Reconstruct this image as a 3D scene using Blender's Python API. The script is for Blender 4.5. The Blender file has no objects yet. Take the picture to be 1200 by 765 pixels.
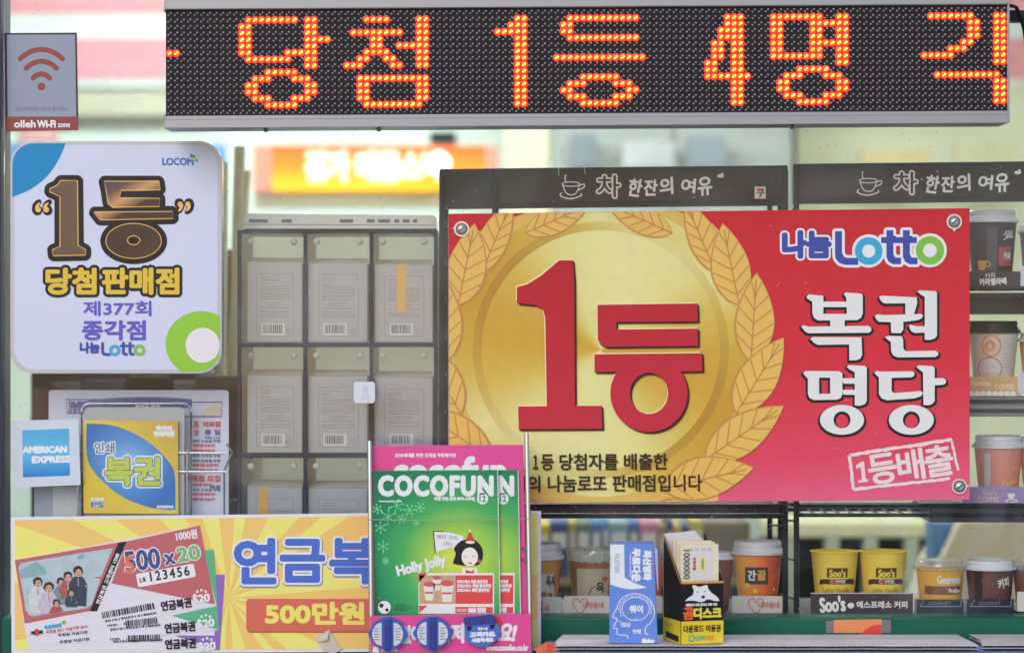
import bpy, bmesh, math, random
from mathutils import Vector, Matrix
from mathutils.geometry import tessellate_polygon
random.seed(7)
SC = bpy.context.scene
COL = SC.collection
R = math.radians
# ------------------------------------------------------------------ camera, sky, sun, exposure
S = 0.00125          # metres for one photo pixel on the plane of the window glass
D = 4.0              # camera to glass
ZC = 1.35            # height of the lens above the pavement
cam = bpy.data.cameras.new('camera'); camo = bpy.data.objects.new('camera', cam); COL.objects.link(camo)
camo.location = (0, -D, ZC); camo.rotation_euler = (R(90), 0, 0)
cam.sensor_width = 36; cam.lens = 36 * D / (1200 * S); cam.clip_end = 200; cam.clip_start = 0.1
cam.dof.use_dof = True; cam.dof.focus_distance = D - 0.03; cam.dof.aperture_fstop = 2.8
SC.camera = camo
SUN_EL, SUN_AZ = 30, 200     # overcast: a broad soft sun high behind the photographer
W = bpy.data.worlds.new('World'); SC.world = W; W.use_nodes = True
wn = W.node_tree.nodes; wl = W.node_tree.links
sky = wn.new('ShaderNodeTexSky'); sky.sky_type = 'NISHITA'; sky.sun_disc = False
sky.sun_elevation = R(SUN_EL); sky.sun_rotation = R(SUN_AZ); sky.dust_density = 1.0; sky.air_density = 1.0
wl.new(sky.outputs[0], wn['Background'].inputs[0]); wn['Background'].inputs[1].default_value = 0.12
sl = bpy.data.lights.new('sun', 'SUN'); so = bpy.data.objects.new('sun', sl); COL.objects.link(so)
sl.energy = 0.55; sl.angle = R(35); sl.color = (1.0, 0.985, 0.97)
az, el = R(SUN_AZ), R(SUN_EL)
sdir = Vector((math.sin(az) * math.cos(el), math.cos(az) * math.cos(el), math.sin(el)))
so.rotation_euler = sdir.to_track_quat('Z', 'Y').to_euler(); so.location = (0, -5, 6)
vs = SC.view_settings; vs.view_transform = 'Standard'; vs.look = 'None'; vs.gamma = 1; vs.exposure = 0.62
SC.cycles.use_denoising = True; SC.cycles.max_bounces = 8; SC.cycles.transparent_max_bounces = 16

# ------------------------------------------------------------------ frames: (a, b, h) -> world point
def P(px, py, y):
    k = S * (D + y) / D
    return Vector(((px - 600) * k, y, ZC + (382.5 - py) * k))
def F(y):                      # a plane parallel to the glass, measured in photo pixels at its own depth
    k = S * (D + y) / D
    def f(a, b, h=0.0): return Vector(((a - 600) * k, y - h, ZC + (382.5 - b) * k))
    f.k = k
    return f
def FR(ax, ay, y, deg):        # the same, turned about the vertical line through (ax, ay)
    k = S * (D + y) / D; o = P(ax, ay, y); t = R(deg)
    u = Vector((math.cos(t), math.sin(t), 0)); n = Vector((math.sin(t), -math.cos(t), 0))
    def f(a, b, h=0.0): return o + u * ((a - ax) * k) + Vector((0, 0, (ay - b) * k)) + n * h
    f.k = k
    return f

# ------------------------------------------------------------------ materials
def lin(c):
    c = c / 255.0
    return c / 12.92 if c <= 0.04045 else ((c + 0.055) / 1.055) ** 2.4
GAIN = 0.95
MATS = {}
def mat(name, rgb, rough=0.5, var=0.05, scale=40.0, metal=0.0, emit=0.0, spec=0.5, bump=0.0, stretch=None):
    if name in MATS: return MATS[name]
    m = bpy.data.materials.new(name); m.use_nodes = True
    n, l = m.node_tree.nodes, m.node_tree.links
    b = n['Principled BSDF']
    c = tuple(min(0.9, lin(v) * GAIN) for v in rgb)
    if max(rgb) < 100 and not metal: spec = min(spec, .18)
    b.inputs['Roughness'].default_value = rough; b.inputs['Metallic'].default_value = metal
    b.inputs['Specular IOR Level'].default_value = spec
    if emit:
        b.inputs['Emission Color'].default_value = tuple(lin(v) for v in rgb) + (1,)
        b.inputs['Emission Strength'].default_value = emit
        b.inputs['Base Color'].default_value = tuple(0.3 * v for v in c) + (1,)
    elif var > 0:
        tc = n.new('ShaderNodeTexCoord'); mp = n.new('ShaderNodeMapping'); ns = n.new('ShaderNodeTexNoise')
        if stretch: mp.inputs['Scale'].default_value = stretch
        l.new(tc.outputs['Object'], mp.inputs[0]); l.new(mp.outputs[0], ns.inputs['Vector'])
        ns.inputs['Scale'].default_value = scale; ns.inputs['Detail'].default_value = 6; ns.inputs['Roughness'].default_value = 0.65
        mx = n.new('ShaderNodeMix'); mx.data_type = 'RGBA'
        mx.inputs[6].default_value = tuple(max(0, v * (1 - 2.2 * var)) for v in c) + (1,)
        mx.inputs[7].default_value = tuple(min(1, v * (1 + 2.2 * var)) for v in c) + (1,)
        l.new(ns.outputs['Fac'], mx.inputs[0]); l.new(mx.outputs[2], b.inputs['Base Color'])
        rr = n.new('ShaderNodeMapRange'); rr.inputs[3].default_value = max(0.02, rough - 0.1); rr.inputs[4].default_value = min(1, rough + 0.12)
        l.new(ns.outputs['Fac'], rr.inputs[0]); l.new(rr.outputs[0], b.inputs['Roughness'])
        if bump:
            bp = n.new('ShaderNodeBump'); bp.inputs['Strength'].default_value = bump; bp.inputs['Distance'].default_value = 0.001
            l.new(ns.outputs['Fac'], bp.inputs['Height']); l.new(bp.outputs[0], b.inputs['Normal'])
    else:
        b.inputs['Base Color'].default_value = c + (1,)
    MATS[name] = m
    return m
def ramp_mat(name, fn, stops, rough=0.4, emit=0.0, scale=1.0):
    """printed colour blend: fn wires a factor from Object coordinates, stops = [(pos, rgb)]"""
    m = bpy.data.materials.new(name); m.use_nodes = True
    n, l = m.node_tree.nodes, m.node_tree.links; b = n['Principled BSDF']
    tc = n.new('ShaderNodeTexCoord'); fac = fn(n, l, tc.outputs['Object'])
    cr = n.new('ShaderNodeValToRGB'); e = cr.color_ramp.elements
    while len(e) < len(stops): e.new(0.5)
    for i, (p, c) in enumerate(stops):
        e[i].position = p; e[i].color = tuple(min(0.9, lin(v) * GAIN) for v in c) + (1,)
    l.new(fac, cr.inputs[0])
    ns = n.new('ShaderNodeTexNoise'); ns.inputs['Scale'].default_value = 60; ns.inputs['Detail'].default_value = 5
    l.new(tc.outputs['Object'], ns.inputs['Vector'])
    mr = n.new('ShaderNodeMapRange'); mr.inputs[3].default_value = 0.93; mr.inputs[4].default_value = 1.07
    l.new(ns.outputs['Fac'], mr.inputs[0])
    mu = n.new('ShaderNodeMix'); mu.data_type = 'RGBA'; mu.blend_type = 'MULTIPLY'; mu.inputs[0].default_value = 1
    l.new(cr.outputs[0], mu.inputs[6]); l.new(mr.outputs[0], mu.inputs[7])
    l.new(mu.outputs[2], b.inputs['Base Color']); b.inputs['Roughness'].default_value = rough; b.inputs['Specular IOR Level'].default_value = .22
    if emit:
        l.new(cr.outputs[0], b.inputs['Emission Color']); b.inputs['Emission Strength'].default_value = emit
    MATS[name] = m
    return m
def lin_fac(p0, p1):          # 0 at p0, 1 at p1 (object-space points)
    d = p1 - p0; L2 = d.length_squared
    def fn(n, l, src):
        s = n.new('ShaderNodeVectorMath'); s.operation = 'SUBTRACT'; s.inputs[1].default_value = p0
        t = n.new('ShaderNodeVectorMath'); t.operation = 'DOT_PRODUCT'; t.inputs[1].default_value = d / L2
        l.new(src, s.inputs[0]); l.new(s.outputs[0], t.inputs[0]); return t.outputs['Value']
    return fn
def rad_fac(c, r):
    def fn(n, l, src):
        s = n.new('ShaderNodeVectorMath'); s.operation = 'DISTANCE'; s.inputs[1].default_value = c
        q = n.new('ShaderNodeMath'); q.operation = 'DIVIDE'; q.inputs[1].default_value = r
        l.new(src, s.inputs[0]); l.new(s.outputs['Value'], q.inputs[0]); return q.outputs[0]
    return fn
def ang_fac(c, turn=0.0):     # printed conical blend round c
    def fn(n, l, src):
        s = n.new('ShaderNodeVectorMath'); s.operation = 'SUBTRACT'; s.inputs[1].default_value = c
        x = n.new('ShaderNodeSeparateXYZ'); l.new(src, s.inputs[0]); l.new(s.outputs[0], x.inputs[0])
        a = n.new('ShaderNodeMath'); a.operation = 'ARCTAN2'; l.new(x.outputs[2], a.inputs[0]); l.new(x.outputs[0], a.inputs[1])
        m = n.new('ShaderNodeMath'); m.operation = 'MULTIPLY_ADD'; m.inputs[1].default_value = 2; m.inputs[2].default_value = turn
        l.new(a.outputs[0], m.inputs[0])
        sn = n.new('ShaderNodeMath'); sn.operation = 'SINE'; l.new(m.outputs[0], sn.inputs[0])
        q = n.new('ShaderNodeMath'); q.operation = 'MULTIPLY_ADD'; q.inputs[1].default_value = .5; q.inputs[2].default_value = .5
        l.new(sn.outputs[0], q.inputs[0]); return q.outputs[0]
    return fn
def clear_mat(name, tint, gloss=0.06, film=0.0, film_rgb=(220, 225, 230), rough=0.03, dust=0.0):
    m = bpy.data.materials.new(name); m.use_nodes = True
    n, l = m.node_tree.nodes, m.node_tree.links
    n.remove(n['Principled BSDF']); out = n['Material Output']
    tr = n.new('ShaderNodeBsdfTransparent'); tr.inputs[0].default_value = tint + (1,)
    gl = n.new('ShaderNodeBsdfGlossy'); gl.inputs['Roughness'].default_value = rough
    lw = n.new('ShaderNodeLayerWeight'); lw.inputs[0].default_value = 0.5
    pw = n.new('ShaderNodeMath'); pw.operation = 'POWER'; pw.inputs[1].default_value = 5; l.new(lw.outputs['Facing'], pw.inputs[0])
    k = n.new('ShaderNodeMath'); k.operation = 'MULTIPLY_ADD'; k.inputs[1].default_value = .9; k.inputs[2].default_value = gloss; k.use_clamp = True
    l.new(pw.outputs[0], k.inputs[0])
    mx = n.new('ShaderNodeMixShader'); l.new(k.outputs[0], mx.inputs[0]); l.new(tr.outputs[0], mx.inputs[1]); l.new(gl.outputs[0], mx.inputs[2])
    last = mx
    if film or dust:
        df = n.new('ShaderNodeBsdfDiffuse'); df.inputs[0].default_value = tuple(lin(v) for v in film_rgb) + (1,)
        m2 = n.new('ShaderNodeMixShader'); l.new(mx.outputs[0], m2.inputs[1]); l.new(df.outputs[0], m2.inputs[2])
        m2.inputs[0].default_value = film
        if dust:
            tc = n.new('ShaderNodeTexCoord')
            a = n.new('ShaderNodeTexNoise'); a.inputs['Scale'].default_value = 4.5; a.inputs['Detail'].default_value = 7; a.inputs['Distortion'].default_value = 1.2
            b = n.new('ShaderNodeTexVoronoi'); b.inputs['Scale'].default_value = 70
            l.new(tc.outputs['Object'], a.inputs['Vector']); l.new(tc.outputs['Object'], b.inputs['Vector'])
            r1 = n.new('ShaderNodeMapRange'); r1.inputs[1].default_value = .42; r1.inputs[2].default_value = .8
            r1.inputs[3].default_value = film * .2; r1.inputs[4].default_value = film * 9  # broad film patches paint haze and soft reflections; the specks are dust
            l.new(a.outputs['Fac'], r1.inputs[0])
            r2 = n.new('ShaderNodeMapRange'); r2.inputs[1].default_value = .10; r2.inputs[2].default_value = .03
            r2.inputs[3].default_value = 0; r2.inputs[4].default_value = dust
            l.new(b.outputs['Distance'], r2.inputs[0])
            ad = n.new('ShaderNodeMath'); ad.operation = 'ADD'; l.new(r1.outputs[0], ad.inputs[0]); l.new(r2.outputs[0], ad.inputs[1])
            l.new(ad.outputs[0], m2.inputs[0])
        last = m2
    l.new(last.outputs[0], out.inputs[0])
    MATS[name] = m
    return m

# ------------------------------------------------------------------ mesh builder
def ell(cx, cy, rx, ry=None, n=40, a0=0, a1=360):
    ry = rx if ry is None else ry; full = abs(a1 - a0) >= 360
    return [(cx + rx * math.cos(R(a0 + (a1 - a0) * i / (n if full else n - 1))), cy + ry * math.sin(R(a0 + (a1 - a0) * i / (n if full else n - 1)))) for i in range(n)]
def rrect(x0, y0, x1, y1, r, n=6):
    p = []
    for cx, cy, a in ((x1 - r, y0 + r, -90), (x1 - r, y1 - r, 0), (x0 + r, y1 - r, 90), (x0 + r, y0 + r, 180)):
        p += [(cx + r * math.cos(R(a + 90 * i / n)), cy + r * math.sin(R(a + 90 * i / n))) for i in range(n + 1)]
    return p
def rect(x0, y0, x1, y1): return [(x0, y0), (x1, y0), (x1, y1), (x0, y1)]
def rot2(pts, cx, cy, deg):
    c, s = math.cos(R(deg)), math.sin(R(deg))      # positive turns anticlockwise on screen
    return [(cx + (x - cx) * c + (y - cy) * s, cy - (x - cx) * s + (y - cy) * c) for x, y in pts]
def area(p): return sum(p[i][0] * p[(i + 1) % len(p)][1] - p[(i + 1) % len(p)][0] * p[i][1] for i in range(len(p))) / 2
def clip(sub, cp):
    if area(cp) < 0: cp = cp[::-1]
    out = list(sub)
    for i in range(len(cp)):
        a, b = cp[i], cp[(i + 1) % len(cp)]
        ins = lambda p: (b[0] - a[0]) * (p[1] - a[1]) - (b[1] - a[1]) * (p[0] - a[0]) >= 0
        src, out = out, []
        for j in range(len(src)):
            p, q = src[j - 1], src[j]
            if ins(p) != ins(q):
                d1 = (b[0] - a[0]) * (p[1] - a[1]) - (b[1] - a[1]) * (p[0] - a[0]); d2 = (b[0] - a[0]) * (q[1] - a[1]) - (b[1] - a[1]) * (q[0] - a[0])
                t = d1 / (d1 - d2); out.append((p[0] + t * (q[0] - p[0]), p[1] + t * (q[1] - p[1])))
            if ins(q): out.append(q)
        if not out: return []
    return out
def smooth_path(pts, n=8):
    out = []
    for i in range(len(pts) - 1):
        p0, p1, p2, p3 = pts[max(0, i - 1)], pts[i], pts[i + 1], pts[min(len(pts) - 1, i + 2)]
        for j in range(n):
            t = j / n
            out.append(tuple(0.5 * (2 * p1[k] + (p2[k] - p0[k]) * t + (2 * p0[k] - 5 * p1[k] + 4 * p2[k] - p3[k]) * t * t + (3 * p1[k] - p0[k] - 3 * p2[k] + p3[k]) * t ** 3) for k in range(len(p1))))
    out.append(tuple(pts[-1]))
    return out
_GL = {}
def glyphs(body, spacing=1.0):
    key = (body, spacing)
    if key in _GL: return _GL[key]
    c = bpy.data.curves.new('t', 'FONT'); c.body = body; c.resolution_u = 3; c.space_character = spacing
    o = bpy.data.objects.new('t', c)
    me = bpy.data.meshes.new_from_object(o)
    me.calc_loop_triangles()
    v = [(p.co.x, -p.co.y) for p in me.vertices]; t = [tuple(q.vertices) for q in me.loop_triangles]
    bpy.data.objects.remove(o); bpy.data.curves.remove(c); bpy.data.meshes.remove(me)
    xs = [p[0] for p in v]; ys = [p[1] for p in v]
    _GL[key] = (v, t, min(xs), max(xs), min(ys), max(ys))
    return _GL[key]
EPS = 0.00001
class MB:
    def __init__(s): s.v = []; s.f = []; s.m = []; s.cur = 0
    def mesh(s, vs_, fs_):
        o = len(s.v); s.v += [Vector(p) for p in vs_]
        for f in fs_: s.f.append(tuple(i + o for i in f)); s.m.append(s.cur)
        return s
    def poly(s, f, pts, h=0.0, holes=()):
        if len(pts) < 3: return s
        loops = [[Vector((p[0], p[1], 0)) for p in pts]] + [[Vector((p[0], p[1], 0)) for p in q] for q in holes]
        tr = tessellate_polygon(loops); flat = [p for q in loops for p in q]
        return s.mesh([f(p.x, p.y, h) for p in flat], tr)
    def prism(s, f, pts, h0, h1, holes=()):     # h0 back, h1 front
        s.poly(f, pts, h1, holes); s.poly(f, pts, h0, holes)
        for lp in [pts] + list(holes):
            n = len(lp)
            s.mesh([f(p[0], p[1], h0) for p in lp] + [f(p[0], p[1], h1) for p in lp], [(i, (i + 1) % n, n + (i + 1) % n, n + i) for i in range(n)])
        return s
    def grid(s, f, x0, y0, x1, y1, h=0.0, nx=12, ny=1):
        vs_ = [f(x0 + (x1 - x0) * i / nx, y0 + (y1 - y0) * j / ny, h) for j in range(ny + 1) for i in range(nx + 1)]
        return s.mesh(vs_, [(j * (nx + 1) + i, j * (nx + 1) + i + 1, (j + 1) * (nx + 1) + i + 1, (j + 1) * (nx + 1) + i) for j in range(ny) for i in range(nx)])
    def stroke(s, f, pts, w, h=0.0, closed=False, cl=None):
        n = len(pts); L = []; Rr = []
        for i in range(n):
            a = pts[i - 1] if (i > 0 or closed) else pts[i]; b = pts[(i + 1) % n] if (i < n - 1 or closed) else pts[i]
            dx, dy = b[0] - a[0], b[1] - a[1]; d = math.hypot(dx, dy) or 1
            L.append((pts[i][0] - dy / d * w / 2, pts[i][1] + dx / d * w / 2)); Rr.append((pts[i][0] + dy / d * w / 2, pts[i][1] - dx / d * w / 2))
        for i in range(n if closed else n - 1):
            j = (i + 1) % n; q = [L[i], L[j], Rr[j], Rr[i]]
            if cl: q = clip(q, cl)
            if len(q) >= 3: s.mesh([f(p[0], p[1], h) for p in q], [tuple(range(len(q)))])
        return s
    def text(s, f, body, x0, y0, x1, y1, h=0.0, rot=0.0, bold=0.0, spacing=1.0, n=8, dx=0, dy=0, cl=None, shear=0.0):
        v, t, ax, bx, ay, by = glyphs(body, spacing)
        sx = (x1 - x0) / max(1e-6, bx - ax); sy = (y1 - y0) / max(1e-6, by - ay)
        pts = [(x0 + (p[0] - ax) * sx, y0 + (p[1] - ay) * sy) for p in v]
        if shear: pts = [(p[0] + (y1 - p[1]) * shear, p[1]) for p in pts]
        if rot: pts = rot2(pts, (x0 + x1) / 2, (y0 + y1) / 2, rot)
        return s.fat(f, pts, t, h, bold, n, dx, dy)
    def fat(s, f, pts, t, h, bold, n=8, dx=0, dy=0):
        n = max(n, int(bold * 3.5 + 5))
        offs = [(0, 0)] if not bold else [(bold * math.cos(2 * math.pi * i / n), bold * math.sin(2 * math.pi * i / n)) for i in range(n)] + [(0, 0)]
        for i, (ox, oy) in enumerate(offs):
            s.mesh([f(p[0] + ox + dx, p[1] + oy + dy, h + EPS * i) for p in pts], t)
        return s
    def fatpoly(s, f, pts, h, bold=0.0, holes=(), n=12, dx=0, dy=0):
        loops = [[Vector((p[0], p[1], 0)) for p in q] for q in [pts] + list(holes)]
        return s.fat(f, [(p.x, p.y) for q in loops for p in q], tessellate_polygon(loops), h, bold, n, dx, dy)
    def tube(s, pts, r, n=8, closed=False):
        pts = [Vector(p) for p in pts]; N = len(pts); rings = []
        for i in range(N):
            a = pts[i - 1] if (i > 0 or closed) else pts[i]; b = pts[(i + 1) % N] if (i < N - 1 or closed) else pts[i]
            d = (b - a).normalized(); q = d.to_track_quat('Z', 'Y')
            rings.append([pts[i] + q @ Vector((r * math.cos(2 * math.pi * k / n), r * math.sin(2 * math.pi * k / n), 0)) for k in range(n)])
        vs_ = [p for g in rings for p in g]; fs_ = []
        for i in range(N if closed else N - 1):
            j = (i + 1) % N
            fs_ += [(i * n + k, i * n + (k + 1) % n, j * n + (k + 1) % n, j * n + k) for k in range(n)]
        if not closed: fs_ += [tuple(range(n))[::-1], tuple((N - 1) * n + k for k in range(n))]
        return s.mesh(vs_, fs_)
    def lathe(s, c, prof, n=40, cap=True):       # prof = [(r, z)] about the vertical through c
        vs_ = [Vector((c[0] + r * math.cos(2 * math.pi * k / n), c[1] + r * math.sin(2 * math.pi * k / n), z)) for r, z in prof for k in range(n)]
        fs_ = [(i * n + k, i * n + (k + 1) % n, (i + 1) * n + (k + 1) % n, (i + 1) * n + k) for i in range(len(prof) - 1) for k in range(n)]
        if cap: fs_ += [tuple(range(n))[::-1], tuple((len(prof) - 1) * n + k for k in range(n))]
        return s.mesh(vs_, fs_)
    def dome(s, f, x, y, r, h, hh, n=16, m=4):   # rounded button standing on a plane
        vs_ = []; 
        for j in range(m + 1):
            a = math.pi / 2 * j / m
            vs_ += [f(x + r * math.cos(a) * math.cos(2 * math.pi * k / n), y + r * math.cos(a) * math.sin(2 * math.pi * k / n), h + hh * math.sin(a)) for k in range(n)]
        fs_ = [(j * n + k, j * n + (k + 1) % n, (j + 1) * n + (k + 1) % n, (j + 1) * n + k) for j in range(m) for k in range(n)]
        return s.mesh(vs_, fs_)
    def wbox(s, x0, x1, y0, y1, z0, z1):
        v = [(x, y, z) for z in (z0, z1) for y in (y0, y1) for x in (x0, x1)]
        return s.mesh(v, [(0, 1, 3, 2), (4, 6, 7, 5), (0, 4, 5, 1), (2, 3, 7, 6), (0, 2, 6, 4), (1, 5, 7, 3)])
    def build(s, name, mats, parent=None, bevel=0.0, smooth=False, seg=2, loc=None):
        me = bpy.data.meshes.new(name); off = LOC.get(parent, Vector()) if parent is not None else (Vector(loc) if loc is not None else Vector())
        me.from_pydata([p - off for p in s.v], [], s.f); me.validate()
        mats = mats if isinstance(mats, (list, tuple)) else [mats]
        for m in mats: me.materials.append(m)
        if len(mats) > 1: me.polygons.foreach_set('material_index', s.m[:len(me.polygons)])
        bm = bmesh.new(); bm.from_mesh(me)
        if bevel or smooth: bmesh.ops.remove_doubles(bm, verts=bm.verts, dist=1e-6)
        bmesh.ops.recalc_face_normals(bm, faces=bm.faces)
        if smooth:
            for fc in bm.faces: fc.smooth = True
        bm.to_mesh(me); bm.free()
        o = bpy.data.objects.new(name, me); COL.objects.link(o)
        if parent is not None: o.parent = parent; LOC[o] = off
        elif loc is not None: o.location = loc; LOC[o] = off
        if smooth: me.set_sharp_from_angle(angle=R(40))
        if bevel:
            b = o.modifiers.new('bevel', 'BEVEL'); b.width = bevel; b.segments = seg; b.limit_method = 'ANGLE'; b.angle_limit = R(40)
        return o
LOC = {}
def tag(o, label, cat, group=None, kind=None):
    if label: o['label'] = label
    if cat: o['category'] = cat
    if group: o['group'] = group
    if kind: o['kind'] = kind
    return o
def thing(name, label, cat, loc, group=None):
    o = bpy.data.objects.new(name, None); COL.objects.link(o); o.location = loc; o.empty_display_size = 0.05
    LOC[o] = Vector(loc); return tag(o, label, cat, group)
def struct(name, mb, m, **kw):
    o = mb.build(name, m, **kw); o['kind'] = 'structure'; return o
def dup(root, delta, label):
    r = root.copy(); COL.objects.link(r); r.location = root.location + delta; r['label'] = label
    for ch in root.children:
        c = ch.copy(); COL.objects.link(c); c.parent = r
        for g in ch.children:
            d = g.copy(); COL.objects.link(d); d.parent = c
    return r

# ------------------------------------------------------------------ common materials
WHITE = mat('white_print', (232, 232, 238), .4, .02)
INK = mat('black_ink', (38, 36, 42), .45, .05)
BLACK = mat('black_metal', (34, 34, 40), .42, .1)
CHROME = mat('chrome_wire', (190, 195, 205), .25, .05, metal=.9)
ALU = mat('brushed_aluminium', (146, 147, 156), .38, .05, scale=60, metal=.55, stretch=(.15, 1, 6))
GREY_INK = mat('grey_ink', (120, 118, 122), .6, .05)
NAVY = mat('navy_ink', (45, 65, 165), .4, .04)
SKYBLUE = mat('cyan_ink', (38, 165, 214), .4, .04)
LIME = mat('lime_ink', (122, 190, 62), .4, .04)
RED = mat('red_ink', (205, 48, 58), .4, .04)

# ------------------------------------------------------------------ setting: pavement, shop interior, shopfront
struct('pavement', MB().wbox(-20, 20, -20, -.02, -.2, 0), mat('paving', (120, 118, 114), .85, .15, 6, bump=.4))
FLX0, FLX1, SHY, CEIL = -2.3, 2.6, 4.0, 2.75
struct('floor', MB().wbox(FLX0, FLX1, 0.02, SHY, -.1, .02), mat('floor_vinyl', (150, 145, 135), .5, .1, 5))
struct('ceiling', MB().wbox(FLX0, FLX1, 0.02, SHY, CEIL, CEIL + .1), mat('ceiling_paint', (235, 235, 228), .8, .02))
struct('back_wall', MB().wbox(FLX0, FLX1, SHY, SHY + .1, -.1, CEIL + .1), mat('back_wall_paint', (226, 238, 224), .7, .04, 2))
struct('side_wall', MB().wbox(FLX0 - .1, FLX0, 0.02, SHY + .1, -.1, CEIL + .1), mat('side_wall_paint', (214, 212, 196), .7, .04, 2))
struct('side_wall', MB().wbox(FLX1, FLX1 + .1, 0.02, SHY + .1, -.1, CEIL + .1), MATS['side_wall_paint'])
shop = thing('shopfront', 'glazed shop window with dark metal post and green bottom rail', 'shopfront', (0, 0, 0))
POST = mat('dark_post_metal', (78, 80, 90), .45, .08, 30)
GREEN = mat('green_paint', (24, 92, 74), .5, .1, 20, bump=.2)
zr = P(0, 722, 0).z; xl = P(4, 0, 0).x; xr = P(1420, 0, 0).x
MB().wbox(xl - .09, xl, -.02, .06, 0, 2.7).build('post', POST, shop, bevel=.003)
MB().wbox(xr, xr + .09, -.02, .06, 0, 2.7).build('post', POST, shop, bevel=.003)
MB().wbox(xl, xr, -.02, .05, .66, zr).build('bottom_rail', GREEN, shop, bevel=.003)
MB().wbox(xl, xr, -.01, .04, 0, .66).build('riser_panel', mat('riser_grey', (120, 122, 126), .6, .08), shop)
MB().wbox(xl - .09, xr + .09, -.03, .06, 2.45, 2.85).build('lintel', POST, shop, bevel=.003)
MB().wbox(FLX0 - .1, xl - .09, -.015, .05, 0, 2.85).build('wall_panel', mat('shop_wall_tile', (150, 146, 142), .5, .1, 8), shop)
MB().wbox(xr + .09, FLX1 + .1, -.015, .05, 0, 2.85).build('wall_panel', MATS['shop_wall_tile'], shop)
GLASS = clear_mat('window_glass', (.985, .995, .99), gloss=.010, film=.008, film_rgb=(212, 222, 238), dust=.35)
MB().wbox(xl + .001, xr - .001, 0, .006, zr + .001, 2.449).build('window_pane', GLASS, shop)
gm = MB(); fgl = F(-.0003)
gm.stroke(fgl, [(655, 206), (654, 191), (662, 189), (684, 194), (686, 204)], .9, 0)
rng = random.Random(17)
for k in range(26):
    a0 = rng.uniform(96, 150); y0 = rng.uniform(78, 92) if k % 2 else rng.uniform(108, 128); L = rng.uniform(14, 42); b = rng.uniform(-10, 10)
    gm.stroke(fgl, smooth_path([(a0, y0), (a0 + L * .5, y0 - rng.uniform(0, 7)), (min(190, a0 + L), y0 + b * .5)], 5), rng.uniform(.25, .7), EPS * (k % 5))
gm.stroke(fgl, smooth_path([(110, 92), (128, 79), (155, 75), (184, 79), (188, 90)], 6), .8, 0)
for k in range(60):
    x_, y_ = rng.uniform(20, 1190), rng.choice((rng.uniform(155, 245), rng.uniform(592, 715))); gm.poly(fgl, ell(x_, y_, rng.uniform(.4, 1.1), rng.uniform(.4, 1.1), 6), 0)
gm.build('glue_marks', clear_mat('glue_film', (1, 1, 1), gloss=.02, film=.45, film_rgb=(235, 235, 235), rough=.3), shop)
fr = F(-.02)
st = MB(); st.cur = 0; st.poly(fr, [(977, 726), (1033, 725), (1033, 741), (977, 741)], .0005)
st.cur = 1; st.poly(fr, [(1033, 731), (1033, 743), (1008, 743), (1014, 737), (1022, 732.5)], .0009)
st.cur = 2; st.poly(fr, rect(968, 727, 977, 741), .0004).poly(fr, rect(1033, 726, 1044, 741), .0004)
tag(st.build('tape_sticker', [mat('orange_tape', (222, 132, 84), .4), mat('red_tape', (205, 55, 55), .4), mat('grey_tape', (110, 110, 112), .4)]), 'small orange and red sticker on the green bottom rail', 'sticker')

# shop lamps: the room behind the glass is lit
TUBE = mat('lamp_tube', (236, 250, 255), emit=60.0)
HOUS = mat('lamp_housing', (230, 230, 230), .5, .02)
for i, (lx, ly) in enumerate(((-.6, 2.6), (.8, 1.2))):
    t = thing('ceiling_lamp', ('white twin tube ceiling lamp over the back of the shop', 'white twin tube ceiling lamp near the shop window')[i], 'lamp', (lx, ly, CEIL), 'ceiling lamps inside the shop')
    MB().wbox(lx - .75, lx + .75, ly - .12, ly + .12, CEIL - .06, CEIL - .002).build('housing', HOUS, t, bevel=.005)
    for q in (-.06, .06):
        MB().tube([(lx - .7, ly + q, CEIL - .085), (lx + .7, ly + q, CEIL - .085)], .018, 10).build('tube', TUBE, t, smooth=True)

# ------------------------------------------------------------------ far interior (out of focus)
fb = F(3.95)
t = thing('wall_pelmet', 'long white and pink striped pelmet high on the back wall', 'pelmet', P(640, 100, 3.95))
MB().prism(fb, rect(-40, -70, 1260, 104), 0, .05).build('board', mat('mint_white', (222, 236, 226), .6, .03, 3), t)
MB().prism(fb, rect(-40, -20, 1260, 19), .05, .056).build('pink_stripe', mat('pink_band', (226, 150, 156), .6, .05, 4), t)
MB().prism(fb, rect(-40, 47, 1260, 95), .05, .056).build('pink_stripe', MATS['pink_band'], t)
MB().prism(fb, rect(-40, 106, 250, 136), 0, .03).build('beige_ledge', mat('beige_ledge', (196, 194, 166), .6, .04, 4), t)
f3 = F(3.2)
t = thing('lit_menu_sign', 'glowing orange and yellow sign with white lettering over the counter', 'sign', P(438, 226, 3.2))
osm = ramp_mat('orange_lightbox', lin_fac(f3(0, 172) - P(438, 226, 3.2), f3(0, 226) - P(438, 226, 3.2)), [(0, (240, 84, 30)), (.5, (248, 128, 26)), (1, (250, 186, 16))], emit=.34)
MB().prism(f3, rect(322, 173, 570, 225), 0, .08).build('light_box', osm, t)
for q in (rect(300, 173, 321, 225), rect(571, 173, 584, 225)): MB().prism(f3, q, 0, .08).build('end_panel', mat('pink_lightbox', (255, 166, 140), emit=.45), t)
MB().text(f3, '김가 매콤스낵', 362, 181, 518, 213, .082, bold=3.0).build('lettering', mat('white_lightbox', (255, 248, 215), emit=.75), t)
MB().prism(f3, rect(300, 226, 600, 244), -.02, .05).build('valance', mat('cream_valance', (228, 222, 190), .6, .05), t)
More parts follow.
